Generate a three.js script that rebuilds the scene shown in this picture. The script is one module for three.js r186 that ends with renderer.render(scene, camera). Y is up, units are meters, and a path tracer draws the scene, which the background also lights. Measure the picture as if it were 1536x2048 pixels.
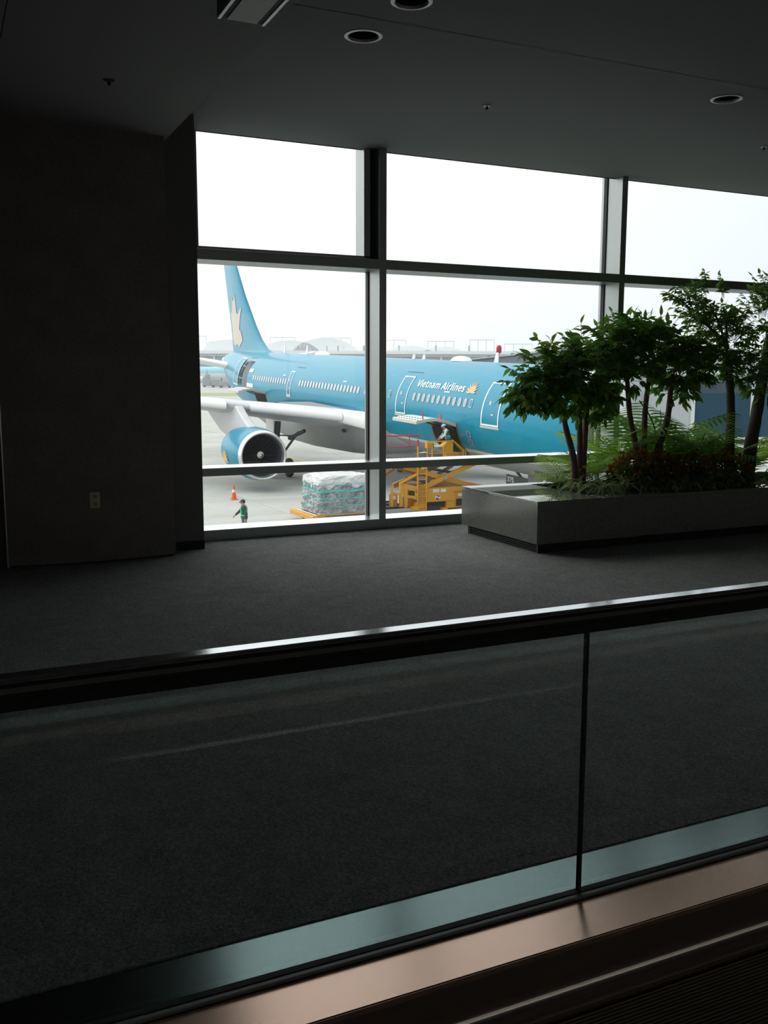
import * as THREE from 'three';
import { mergeGeometries, mergeVertices } from 'three/addons/utils/BufferGeometryUtils.js';
import { RoundedBoxGeometry } from 'three/addons/geometries/RoundedBoxGeometry.js';
import { MarchingCubes } from 'three/addons/objects/MarchingCubes.js';
import { FontLoader } from 'three/addons/loaders/FontLoader.js';

// ---------------------------------------------------------------- camera, sky, exposure
const scene = new THREE.Scene();
const F = 1880, PITCH = Math.atan2(1024 - 757.5, F), YAW = THREE.MathUtils.degToRad(25.2), ROLL = THREE.MathUtils.degToRad(0.15), EYE = 1.6;
const camera = new THREE.PerspectiveCamera(THREE.MathUtils.radToDeg(2 * Math.atan(1024 / F)), 1536 / 2048, 0.05, 4000);
camera.position.set(0, EYE, 0);
camera.rotation.set(-PITCH, -YAW, ROLL, 'YXZ');
scene.add(camera);
const renderer = new THREE.WebGLRenderer({ antialias: true });
renderer.toneMapping = THREE.LinearToneMapping;
renderer.toneMappingExposure = 1.0;
renderer.shadowMap.enabled = true;
{ // hazy overcast sky, brighter towards the veiled sun (up and to the left of the window)
  const W = 256, H = 128, d = new Float32Array(W * H * 4), sun = new THREE.Vector3(-0.62, 0.72, -0.62).normalize(), v = new THREE.Vector3();
  for (let j = 0; j < H; j++) for (let i = 0; i < W; i++) {
    const up = ((j + 0.5) / H - 0.5) * Math.PI, a = ((i + 0.5) / W - 0.5) * 2 * Math.PI;
    v.set(Math.cos(a) * Math.cos(up), Math.sin(up), Math.sin(a) * Math.cos(up));
    const c = Math.max(-1, Math.min(1, v.dot(sun))), ang = Math.acos(c), glow = Math.exp(-ang * ang / (2 * 0.62 * 0.62));
    let r, g, b;
    if (v.y < -0.02) { r = 0.42; g = 0.43; b = 0.41; }
    else { r = 0.93 + 2.7 * glow; g = 0.985 + 2.6 * glow; b = 1.03 + 2.45 * glow; }
    d.set([r, g, b, 1], (j * W + i) * 4);
  }
  const t = new THREE.DataTexture(d, W, H, THREE.RGBAFormat, THREE.FloatType);
  t.mapping = THREE.EquirectangularReflectionMapping; t.colorSpace = THREE.LinearSRGBColorSpace; t.magFilter = THREE.LinearFilter; t.needsUpdate = true;
  scene.background = t;
}

// ---------------------------------------------------------------- helpers
let seed = 12345;
const rnd = () => { seed = (seed * 1664525 + 1013904223) >>> 0; return seed / 4294967296; };
const rr = (a, b) => a + (b - a) * rnd();
const V = (x, y, z) => new THREE.Vector3(x, y, z);
const lerp = THREE.MathUtils.lerp, clamp = THREE.MathUtils.clamp;
const names = {};
const numbered = (n) => { const k = names[n] = (names[n] ?? -1) + 1; return k ? n + '_' + String(k).padStart(3, '0') : n; };
function prep(g) { let o = g.index ? g.toNonIndexed() : g; for (const k of Object.keys(o.attributes)) if (!['position', 'normal', 'uv'].includes(k)) o.deleteAttribute(k); if (!o.attributes.normal) o.computeVertexNormals(); if (!o.attributes.uv) o.setAttribute('uv', new THREE.BufferAttribute(new Float32Array(o.attributes.position.count * 2), 2)); o.clearGroups?.(); return o; }
const join = (gs) => { gs = [].concat(gs); return gs.length === 1 ? gs[0] : mergeGeometries(gs.map(prep)); };
function metric(g) { // uv in metres, by the main direction of each face
  const o = prep(g), p = o.attributes.position, n = o.attributes.normal, u = o.attributes.uv;
  for (let i = 0; i < p.count; i++) {
    const ax = Math.abs(n.getX(i)), ay = Math.abs(n.getY(i)), az = Math.abs(n.getZ(i));
    if (ay >= ax && ay >= az) u.setXY(i, p.getX(i), p.getZ(i)); else if (ax >= az) u.setXY(i, p.getZ(i), p.getY(i)); else u.setXY(i, p.getX(i), p.getY(i));
  }
  return o;
}
function obj(name, gs, mat, parent) { const m = new THREE.Mesh(join(gs), mat); m.name = parent && parent !== scene ? name : numbered(name); (parent ?? scene).add(m); return m; }
function tag(o, label, category, group) { o.userData.label = label; o.userData.category = category; if (group) o.userData.group = group; return o; }
function thing(name, label, category, pos = [0, 0, 0], turn = 0, group) { const o = new THREE.Group(); o.name = numbered(name); scene.add(o); o.position.set(...pos); o.rotation.y = turn; return tag(o, label, category, group); }
function struct(name, gs, mat) { const m = obj(name, gs, mat); m.userData.kind = 'structure'; return m; }
function structGroup(name) { const o = new THREE.Group(); o.name = numbered(name); o.userData.kind = 'structure'; scene.add(o); return o; }
const box = (x0, x1, y0, y1, z0, z1) => new THREE.BoxGeometry(Math.abs(x1 - x0), Math.abs(y1 - y0), Math.abs(z1 - z0)).translate((x0 + x1) / 2, (y0 + y1) / 2, (z0 + z1) / 2);
const rbox = (x0, x1, y0, y1, z0, z1, r = 0.004, s = 2) => new RoundedBoxGeometry(Math.abs(x1 - x0), Math.abs(y1 - y0), Math.abs(z1 - z0), s, r).translate((x0 + x1) / 2, (y0 + y1) / 2, (z0 + z1) / 2);
function rod(a, b, r0, r1 = r0, seg = 10) { const d = b.clone().sub(a), g = new THREE.CylinderGeometry(r1, r0, d.length(), seg); g.applyQuaternion(new THREE.Quaternion().setFromUnitVectors(V(0, 1, 0), d.normalize())); return g.translate((a.x + b.x) / 2, (a.y + b.y) / 2, (a.z + b.z) / 2); }
function beam(a, b, w, h) { // square bar from a to b, w across z-ish, h up-ish
  const d = b.clone().sub(a), l = d.length(), m = new THREE.Matrix4(), x = d.normalize(), up = Math.abs(x.y) > 0.95 ? V(1, 0, 0) : V(0, 1, 0), z = x.clone().cross(up).normalize(), y = z.clone().cross(x);
  m.makeBasis(x, y, z); return new THREE.BoxGeometry(l, h, w).applyMatrix4(m).translate((a.x + b.x) / 2, (a.y + b.y) / 2, (a.z + b.z) / 2);
}
const tube = (pts, r, seg = 24, rad = 6) => new THREE.TubeGeometry(new THREE.CatmullRomCurve3(pts), seg, r, rad, false);
function grid(nu, nv, fn) { // surface from a function of (u, v) in 0..1
  const p = [], uv = [], ix = [];
  for (let j = 0; j <= nv; j++) for (let i = 0; i <= nu; i++) { const q = fn(i / nu, j / nv); p.push(q.x, q.y, q.z); uv.push(i / nu, j / nv); }
  for (let j = 0; j < nv; j++) for (let i = 0; i < nu; i++) { const a = j * (nu + 1) + i, b = a + 1, c = a + nu + 1, d = c + 1; ix.push(a, c, b, b, c, d); }
  const g = new THREE.BufferGeometry(); g.setAttribute('position', new THREE.Float32BufferAttribute(p, 3)); g.setAttribute('uv', new THREE.Float32BufferAttribute(uv, 2)); g.setIndex(ix); g.computeVertexNormals(); return g;
}
const std = (color, roughness = 0.6, metalness = 0, extra = {}) => new THREE.MeshStandardMaterial({ color: Array.isArray(color) ? new THREE.Color().setRGB(...color) : color, roughness, metalness, ...extra });
const phys = (color, o) => new THREE.MeshPhysicalMaterial({ color: Array.isArray(color) ? new THREE.Color().setRGB(...color) : color, ...o });
// value noise for textures
function noiseTex(size, octaves, fn, srgb, rep = 1) {
  const lat = octaves.map(([n]) => { const a = new Float32Array(n * n); for (let i = 0; i < a.length; i++) a[i] = rnd(); return a; });
  const d = new Uint8Array(size * size * 4);
  for (let y = 0; y < size; y++) for (let x = 0; x < size; x++) {
    let s = 0, t = 0;
    octaves.forEach(([n, w], k) => { const fx = x / size * n, fy = y / size * n, x0 = Math.floor(fx), y0 = Math.floor(fy), a = fx - x0, b = fy - y0, L = lat[k], A = a * a * (3 - 2 * a), B = b * b * (3 - 2 * b), at = (i, j) => L[((j + n) % n) * n + ((i + n) % n)]; s += w * lerp(lerp(at(x0, y0), at(x0 + 1, y0), A), lerp(at(x0, y0 + 1), at(x0 + 1, y0 + 1), A), B); t += w; });
    const c = fn(s / t); d.set([c[0], c[1], c[2], 255], (y * size + x) * 4);
  }
  const tx = new THREE.DataTexture(d, size, size); tx.wrapS = tx.wrapT = THREE.RepeatWrapping; tx.magFilter = THREE.LinearFilter; tx.repeat.set(rep, rep); if (srgb) tx.colorSpace = THREE.SRGBColorSpace; tx.needsUpdate = true; return tx;
}
const grey = (a, b) => (s) => { const v = Math.round(clamp(lerp(a, b, s), 0, 255)); return [v, v, v]; };

// ---------------------------------------------------------------- materials
const carpetMap = noiseTex(512, [[512, 1], [256, 0.8], [24, 0.25], [5, 0.2]], grey(120, 290), true, 0.5);
const carpetBump = noiseTex(256, [[256, 1], [128, 0.7]], grey(0, 255), false, 1.2);
const graniteMap = noiseTex(512, [[400, 1], [170, 0.8], [40, 0.25]], (s) => { const v = clamp(150 + 110 * s, 0, 255); return [v, v, v * 0.99]; }, true, 1);
const clothMap = noiseTex(512, [[512, 1], [120, 0.4], [8, 0.3]], grey(150, 255), true, 0.8);
const M = {
  carpet: std([0.44, 0.455, 0.45], 1, 0, { map: carpetMap, bumpMap: carpetBump, bumpScale: 0.003 }),
  ceiling: std([0.15, 0.163, 0.166], 0.9, 0),
  soffit: std([0.24, 0.24, 0.245], 0.9, 0),
  dark: std([0.02, 0.02, 0.02], 0.9),
  wall: std([0.16, 0.155, 0.16], 0.9),
  column: std([0.30, 0.265, 0.27], 0.75, 0, { map: clothMap }),
  frame: std([0.30, 0.33, 0.33], 0.36, 0.6),
  gasket: std([0.015, 0.016, 0.018], 0.7),
  pane: phys([0.985, 0.995, 0.99], { transmission: 1, thickness: 0, roughness: 0, ior: 1.5 }),
  granite2: phys([0.31, 0.318, 0.295], { map: graniteMap, roughness: 0.22, ior: 1.5 }),
  granite: phys([0.29, 0.30, 0.29], { map: graniteMap, roughness: 0.03, ior: 1.9 }),
  louver: std([0.04, 0.042, 0.042], 0.5, 0.5),
  soil: std([0.05, 0.04, 0.03], 1),
  railBelt: std([0.62, 0.66, 0.68], 0.12, 1),
  rubber: std([0.018, 0.018, 0.018], 0.3),
  railUnder: std([0.03, 0.03, 0.03], 0.4, 0.6),
  glassRail: phys([0.90, 0.94, 0.93], { transmission: 1, thickness: 0, roughness: 0, ior: 1.5 }),
  deckOut: std([0.15, 0.205, 0.205], 0.2, 1),
  deckIn: std([0.49, 0.30, 0.235], 0.24, 1),
  clamp: std([0.30, 0.31, 0.31], 0.45, 0.4),
  skirt: std([0.72, 0.60, 0.55], 0.25, 1),
  tread: std([0.30, 0.25, 0.21], 0.6, 0.2),
  cap: std([0.88, 0.90, 0.90], 0.3, 1),
};

// ---------------------------------------------------------------- the room
const X0 = -6, X1 = 17, ZB = 8, WZ = -9.08, GZ = -9.40;
struct('floor', metric(join([box(X0, X1, -0.6, 0, -9.3, -2.446), box(X0, X1, -0.6, -0.2, -2.446, 0.196), box(X0, X1, -0.6, 0, 0.196, ZB)])), M.carpet);
{ // high ceiling by the window: two bands with a joint, the holes of the downlights cut out
  const c = structGroup('ceiling'), holes = [[2.78, -6.26], [6.12, -6.28], [2.81, -5.585]];
  const band = (x0, x1, z0, z1, hs, mat, y) => { const s = new THREE.Shape([new THREE.Vector2(x0, -z0), new THREE.Vector2(x1, -z0), new THREE.Vector2(x1, -z1), new THREE.Vector2(x0, -z1)]); for (const [hx, hz] of hs) s.holes.push(new THREE.Path().absarc(hx, -hz, 0.112, 0, Math.PI * 2, true)); return new THREE.ExtrudeGeometry(s, { depth: 0.1, bevelEnabled: false, curveSegments: 24 }).rotateX(-Math.PI / 2).translate(0, y, 0); };
  obj('ceiling_panel', band(1.91, X1, -5.936, -9.22, holes.slice(0, 2), M.ceiling, 3.93), M.ceiling, c);
  obj('ceiling_panel', band(1.91, X1, ZB, -5.944, holes.slice(2), M.ceiling, 3.93), M.ceiling, c);
  obj('ceiling_panel', box(0.468, 1.91, 3.65, 4.05, -9.0, ZB), M.soffit, c);
  obj('ceiling_panel', box(X0, 0.462, 3.65, 4.05, -9.0, ZB), M.soffit, c);
  obj('edge_trim', box(1.91, X1, 3.925, 4.05, -9.235, -9.221), M.dark, c);
  obj('roof_slab', box(X0 - 0.3, X1 + 0.3, 4.2, 4.7, -9.6, ZB + 0.3), M.dark, c);
}
struct('wall_back', [box(X0, -5.5, -0.6, 4.6, ZB, ZB + 0.3), box(15.5, X1, -0.6, 4.6, ZB, ZB + 0.3), box(-5.5, 15.5, -0.6, 0.25, ZB, ZB + 0.3), box(-5.5, 15.5, 3.5, 4.6, ZB, ZB + 0.3)], M.wall);
{ const w = structGroup('window_5'), tint = phys([0.70, 0.67, 0.62], { transmission: 1, thickness: 0, roughness: 0, ior: 1.5 }); for (let k = 0; k < 7; k++) { obj('pane', box(-5.5 + 3 * k + 0.03, -2.5 + 3 * k - 0.03, 0.25, 3.5, ZB + 0.14, ZB + 0.148), tint, w); obj('mullion', box(-5.5 + 3 * k - 0.03, -5.5 + 3 * k + 0.03, 0.25, 3.5, ZB + 0.1, ZB + 0.2), M.frame, w); } }
struct('wall_west', box(X0 - 0.3, X0, -0.6, 4.6, -9.6, ZB), M.wall);
struct('wall_east', box(X1, X1 + 0.3, -0.6, 4.6, -9.6, ZB), M.wall);
struct('wall_left', [box(X0, 0.5, 0, 4.2, -9.5, -8.72), box(0.5, 2.2, 0, 4.2, -9.5, -8.68), box(2.2, 2.29, 0, 4.2, -9.5, -9.06)], M.wall);
struct('wall_facade', box(X0, X1, -5.4, -0.6, -9.5, -9.3), std([0.5, 0.5, 0.5], 0.8));
struct('baseboard_left', box(1.87, 2.2, 0, 0.08, -8.695, -8.665), M.dark);
{ // wide column casing in front of the left wall: three stacked panels, gently bowed
  const c = structGroup('column'), bow = (x) => -8.40 + 0.07 * (1 - ((x - 1.165) / 0.705) ** 2) - 0.03;
  for (const [y0, y1] of [[0.02, 1.333], [1.338, 2.688], [2.693, 3.652]]) {
    const s = new THREE.Shape(); s.moveTo(0.46, 8.75); for (let i = 0; i <= 16; i++) { const x = lerp(0.46, 1.87, i / 16); s.lineTo(x, -bow(x)); } s.lineTo(1.87, 8.75);
    obj('column_panel', metric(new THREE.ExtrudeGeometry(s, { depth: y1 - y0, bevelEnabled: true, bevelSize: 0.003, bevelThickness: 0.003, bevelSegments: 1 }).rotateX(-Math.PI / 2).translate(0, y0, 0)).scale(1, 1, 1), M.column, c);
  }
  obj('corner_trim', box(0.446, 0.458, 0, 3.65, -8.72, -8.445), std([0.5, 0.48, 0.46], 0.3, 0.8), c);
  obj('column_base', box(0.48, 1.85, 0, 0.02, -8.75, -8.44), M.dark, c);
}
// window wall: bays of three panes between boxed mullions
const bays = [[2.30, 4.215], [4.295, 7.325], [7.405, 10.435]];
bays.forEach(([a, b], k) => {
  const w = structGroup('window_' + (k + 1));
  obj('mullion', rbox(b, b + 0.08, 0, 4.2, -9.46, WZ, 0.003), M.frame, w);
  obj('gasket', box(b - 0.012, b, 0.1, 4.2, -9.405, -9.345), M.gasket, w);
  if (!k) { obj('jamb', rbox(2.245, 2.30, 0, 4.2, -9.46, WZ, 0.003), M.frame, w); }
  obj('transom', rbox(a, b, 2.725, 2.825, -9.46, WZ + 0.004, 0.003), M.frame, w);
  obj('rail', rbox(a, b, 0.642, 0.718, -9.46, WZ + 0.004, 0.003), M.frame, w);
  obj('sill', rbox(a, b, 0, 0.10, -9.46, WZ + 0.004, 0.003), M.frame, w);
  for (const [y0, y1] of [[0.10, 0.642], [0.718, 2.725], [2.825, 4.2]]) obj('pane', box(a, b, y0, y1, GZ - 0.008, GZ), M.pane, w);
  obj('sill_cap', rbox(a, b, 0.10, 0.104, -9.395, WZ - 0.002, 0.0015, 1), M.cap, w); obj('rail_cap', rbox(a, b, 0.718, 0.722, -9.395, WZ - 0.002, 0.0015, 1), M.cap, w);
  obj('head', box(a, b, 4.08, 4.2, -9.46, -9.30), M.gasket, w);
  if (!k) { // opening sash of the upper left pane
    obj('sash', [rbox(4.075, 4.145, 2.84, 4.2, -9.38, -9.16, 0.003), rbox(a + 0.01, a + 0.05, 2.84, 4.2, -9.38, -9.2, 0.003), rbox(a + 0.01, 4.145, 2.826, 2.86, -9.38, -9.16, 0.003)], M.frame, w);
    obj('sash_filler', box(4.145, 4.215, 2.83, 4.2, -9.385, -9.30), M.gasket, w);
  }
});
struct('wall_right', box(10.515, X1, -0.6, 4.6, -9.5, -9.06), M.wall);
// ---------------------------------------------------------------- ceiling fittings, outlet
[['first', 2.78, -6.26, 'round recessed downlight nearest the hanging sign, below the ceiling joint'], ['', 6.12, -6.28, 'round recessed downlight on the right side of the ceiling near the window'], ['', 2.81, -5.585, 'round recessed downlight cut by the top edge, above the ceiling joint']].forEach(([, x, z, label]) => {
  const t = thing('downlight', label, 'downlight', [x, 3.93, z], 0);
  obj('ring', new THREE.LatheGeometry([[0.106, 0.03], [0.104, -0.004], [0.112, -0.008], [0.132, -0.004], [0.132, 0], [0.112, 0]].map((p) => new THREE.Vector2(...p)), 40), std([0.55, 0.55, 0.56], 0.4, 0.3), t);
  obj('reflector', new THREE.LatheGeometry([[0.106, 0.0], [0.095, 0.14], [0.05, 0.19], [0.0, 0.19]].map((p) => new THREE.Vector2(...p)), 32), std([0.012, 0.012, 0.012], 0.6), t);
  obj('lamp', new THREE.SphereGeometry(0.035, 16, 12).translate(0, 0.15, 0), std([0.05, 0.05, 0.05], 0.4), t);
});
[[4.412, 3.93, -7.316, 'small pale sprinkler head in the middle of the high ceiling'], [7.679, 3.93, -7.338, 'small pale sprinkler head at the right edge of the high ceiling'], [1.196, 3.65, -7.048, 'small dark sprinkler head in the lowered ceiling over the column']].forEach(([x, y, z, label], i) => {
  const t = thing('sprinkler', label, 'sprinkler', [x, y, z]);
  obj('cover', new THREE.LatheGeometry([[0, -0.008], [0.03, -0.007], [0.04, 0], [0, 0]].map((p) => new THREE.Vector2(...p)), 24), i < 2 ? std([0.5, 0.5, 0.5], 0.5) : M.dark, t);
  obj('head', new THREE.CylinderGeometry(0.008, 0.012, 0.028, 12).translate(0, -0.02, 0), M.dark, t);
});
{
  const t = thing('hanging_sign', 'long dark blue light-box sign hung under the lowered ceiling', 'sign', [1.42, 3.3, -4.65]);
  obj('housing', rbox(-0.118, 0.118, 0.004, 0.29, 0.0, 1.9, 0.003), std([0.03, 0.07, 0.2], 0.4), t);
  obj('underside', rbox(-0.075, 0.075, -0.004, 0.004, 0.012, 1.89, 0.002), std([0.45, 0.45, 0.46], 0.5), t);
  for (const s of [-1, 1]) { obj('slot', box(s * 0.078, s * 0.1, 0.0, 0.006, 0.01, 1.89), M.gasket, t); obj('edge_strip', rbox(s * 0.101, s * 0.119, -0.004, 0.012, 0, 1.9, 0.002), std([0.4, 0.42, 0.44], 0.4, 0.6), t); }
  for (const z of [0.35, 1.55]) obj('hanger', rod(V(0, 0.28, z), V(0, 0.352, z), 0.012), M.louver, t);
}
{
  const t = thing('wall_outlet', 'small ivory double socket plate low on the dark column', 'outlet', [1.17, 0.555, -8.36]);
  obj('plate', rbox(-0.042, 0.042, -0.07, 0.07, -0.004, 0.008, 0.003), std([0.55, 0.5, 0.36], 0.5), t);
  for (const y of [-0.032, 0.032]) { const s = obj('socket', new THREE.CylinderGeometry(0.02, 0.02, 0.004, 20).rotateX(Math.PI / 2).translate(0, y, 0.009), std([0.35, 0.3, 0.2], 0.5), t); obj('slot', [box(-0.009, -0.006, y - 0.008, y + 0.008, 0.009, 0.0125), box(0.006, 0.009, y - 0.008, y + 0.008, 0.009, 0.0125)], M.gasket, s); }
}
// ---------------------------------------------------------------- moving walkway with glass balustrades
{
  const rad0 = (a) => a * Math.PI / 180, t = thing('moving_walkway', 'dark moving walkway with glass balustrade, polished handrail and ribbed treadway', 'walkway'), xa = -5, xb = 12;
  const prof = (pts, mat, name) => { const s = new THREE.Shape(pts.map((p) => new THREE.Vector2(p[0], p[1]))); return obj(name, new THREE.ExtrudeGeometry(s, { depth: xb - xa, bevelEnabled: false, curveSegments: 10 }).rotateY(Math.PI / 2).translate(xa, 0, 0), mat, t); };
  // profiles are drawn in (-z, y); side s = 1: by the window, s = -1: under the camera's own side
  const belt = () => [[0.04, 0.905], [0.037, 0.916], [0.030, 0.9235], [-0.02, 0.9235], [-0.031, 0.9195], [-0.038, 0.911], [-0.042, 0.899], [-0.04, 0.887], [-0.034, 0.881], [0.034, 0.881], [0.041, 0.889]];
  const strip = () => [[0.038, 0.917], [0.034, 0.9245], [0.027, 0.928], [-0.018, 0.928], [-0.025, 0.9262], [-0.029, 0.922], [-0.026, 0.916], [0.034, 0.914]];
  for (const zc of [-2.23, -0.02]) {
    const far = zc < -1, q = (p) => p.map(([a, y]) => [-(zc) + a, y]);
    prof(q(belt()), M.rubber, 'handrail'); prof(q(strip()), M.railBelt, 'handrail_strip');
    prof(q([[-0.03, 0.881], [-0.026, 0.852], [0.026, 0.852], [0.03, 0.881]]), M.railUnder, 'rail_guide');
    for (let k = 0; k < 8; k++) { const x0 = 1.726 - 1.83 * 3 + k * 1.83; if (x0 > xb) break; obj('glass_panel', box(Math.max(xa, x0 + 0.006), Math.min(xb, x0 + 1.824), 0.01, 0.86, zc - 0.006, zc + 0.006), M.glassRail, t); if (x0 > xa) obj('joint_strip', box(x0 - 0.0055, x0 + 0.0055, 0.01, 0.86, zc - 0.0065, zc + 0.0065), M.gasket, t); }
    const d = far ? 1 : -1;
    obj('clamp_strip', [rbox(xa, xb, 0.0, 0.012, zc + d * 0.012, zc + d * 0.03, 0.003)], M.clamp, t);
    obj('seal', box(xa, xb, 0.002, 0.014, zc - 0.011, zc + 0.011), M.gasket, t);
    obj('outer_deck', metric(rbox(xa, xb, -0.2, 0, -0.102, 0.102, 0.003).rotateX(-d * rad0(5)).translate(0, 0.004, zc - d * 0.113)), M.deckOut, t);
    const edge = far ? -1.968 : -0.33;
    obj('inner_deck', metric(rbox(xa, xb, -0.02, 0.0, 0, d * (Math.abs(edge - zc - d * 0.03) / Math.cos(rad0(11))), 0.004).rotateX(-d * rad0(11)).translate(0, 0, zc + d * 0.03)), M.deckIn, t);
    const sk = []; const e0 = -edge; // cove: upright skirt that curves out at its foot
    sk.push([e0 + d * 0.03, -0.19], [e0 + d * 0.03, 0.03], [e0 + d * 0.01, 0.036]); for (let i = 0; i <= 12; i++) { const a = i / 12 * rad0(102); sk.push([e0 + d * 0.01 - d * (0.034 - 0.034 * Math.cos(a)), -0.0815 - 0.034 * Math.sin(a)]); } sk.push([e0 - d * 0.056, -0.1095], [e0 - d * 0.058, -0.111], [e0 - d * 0.058, -0.19]);
    prof(sk, M.skirt, 'skirt');
  }
  obj('tread_base', box(xa, xb, -0.2, -0.141, -1.906, -0.392), M.gasket, t);
  const ribs = []; for (let z = -1.898; z < -0.395; z += 0.0125) ribs.push(box(xa, xb, -0.142, -0.127, z - 0.0032, z + 0.0032));
  obj('tread_rib', ribs, M.tread, t).userData.kind = 'stuff';
  for (let x = -4.6; x < 12; x += 0.4) obj('pallet_gap', box(x - 0.002, x + 0.002, -0.1425, -0.1385, -1.9, -0.4), M.gasket, t);
}
// ---------------------------------------------------------------- granite planter
const PL = { x0: 4.9, x1: 13.3, z0: -8.5, z1: -7.11, y0: 0.09, y1: 0.49, ix0: 5.66, iz0: -8.36, iz1: -7.34 };
{
  const t = thing('planter', 'long grey polished granite planter trough on a dark louvred plinth', 'planter');
  const g = (n, ...b) => obj(n, metric(rbox(...b, 0.005)), M.granite, t), g2 = (n, ...b) => obj(n, metric(rbox(...b, 0.005)), M.granite2, t);
  g2('front_panel', PL.x0 + 0.03, PL.x1, PL.y0, 0.462, PL.z1 - 0.03, PL.z1);
  g2('end_panel', PL.x0, PL.x0 + 0.03, PL.y0, 0.462, PL.z0, PL.z1);
  g2('back_panel', PL.x0 + 0.03, PL.x1, PL.y0, 0.462, PL.z0, PL.z0 + 0.03);
  g('top_slab', PL.x0 - 0.002, PL.ix0, 0.46, PL.y1, PL.z0 - 0.002, PL.z1 + 0.002);
  g('top_slab', PL.ix0, PL.x1, 0.46, PL.y1, PL.iz1, PL.z1 + 0.002);
  g('top_slab', PL.ix0, PL.x1, 0.46, PL.y1, PL.z0 - 0.002, PL.iz0);
  obj('plinth', box(PL.x0 + 0.06, PL.x1 - 0.05, 0, 0.09, PL.z0 + 0.05, PL.z1 - 0.06), M.dark, t);
  for (let k = 0; k < 4; k++) { const y = 0.012 + k * 0.021; obj('slat', rbox(PL.x0 + 0.05, PL.x1, y, y + 0.011, PL.z1 - 0.062, PL.z1 - 0.045, 0.002), M.louver, t); obj('slat', rbox(PL.x0 + 0.045, PL.x0 + 0.062, y, y + 0.011, PL.z0 + 0.12, PL.z1 - 0.08, 0.002), M.louver, t); }
  obj('corner_post', box(PL.x0 + 0.045, PL.x0 + 0.07, 0, 0.09, PL.z0 + 0.06, PL.z0 + 0.11), M.louver, t); obj('corner_post', box(PL.x0 + 0.045, PL.x0 + 0.07, 0, 0.09, PL.z1 - 0.075, PL.z1 - 0.045), M.louver, t);
  obj('soil', grid(60, 12, (u, v) => V(lerp(PL.ix0, PL.x1, u), 0.415 + 0.02 * Math.sin(u * 90) * Math.sin(v * 9), lerp(PL.iz0, PL.iz1, v))), M.soil, t);
}
// ---------------------------------------------------------------- plants
const leafMat = (c, t = 0.35) => phys(c, { transmission: t, thickness: 0, roughness: 0.93, ior: 1.4, specularIntensity: 0.3, side: THREE.DoubleSide });
const LM = [leafMat([0.14, 0.30, 0.05], 0.42), leafMat([0.21, 0.40, 0.07], 0.45), leafMat([0.10, 0.235, 0.045], 0.38)];
const barkMat = std([0.22, 0.13, 0.10], 0.9, 0, { map: clothMap }), barkDark = std([0.10, 0.08, 0.065], 0.95, 0, { map: clothMap });
function leafGeo(len, wid, droop, fold) { // pointed leaf along +z, folded on its midrib
  const rows = 6, p = [], ix = [];
  for (let i = 0; i <= rows; i++) { const t = i / rows, w = wid * Math.pow(Math.sin(Math.PI * Math.pow(t, 0.8)), 0.9) * (1 - 0.25 * t), y = -droop * len * t * t; p.push(-w / 2, y + fold * w, t * len, 0, y, t * len, w / 2, y + fold * w, t * len); }
  for (let i = 0; i < rows; i++) { const a = i * 3; ix.push(a, a + 3, a + 1, a + 1, a + 3, a + 4, a + 1, a + 4, a + 2, a + 2, a + 4, a + 5); }
  const g = new THREE.BufferGeometry(); g.setAttribute('position', new THREE.Float32BufferAttribute(p, 3)); g.setIndex(ix); g.computeVertexNormals(); return g;
}
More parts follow.
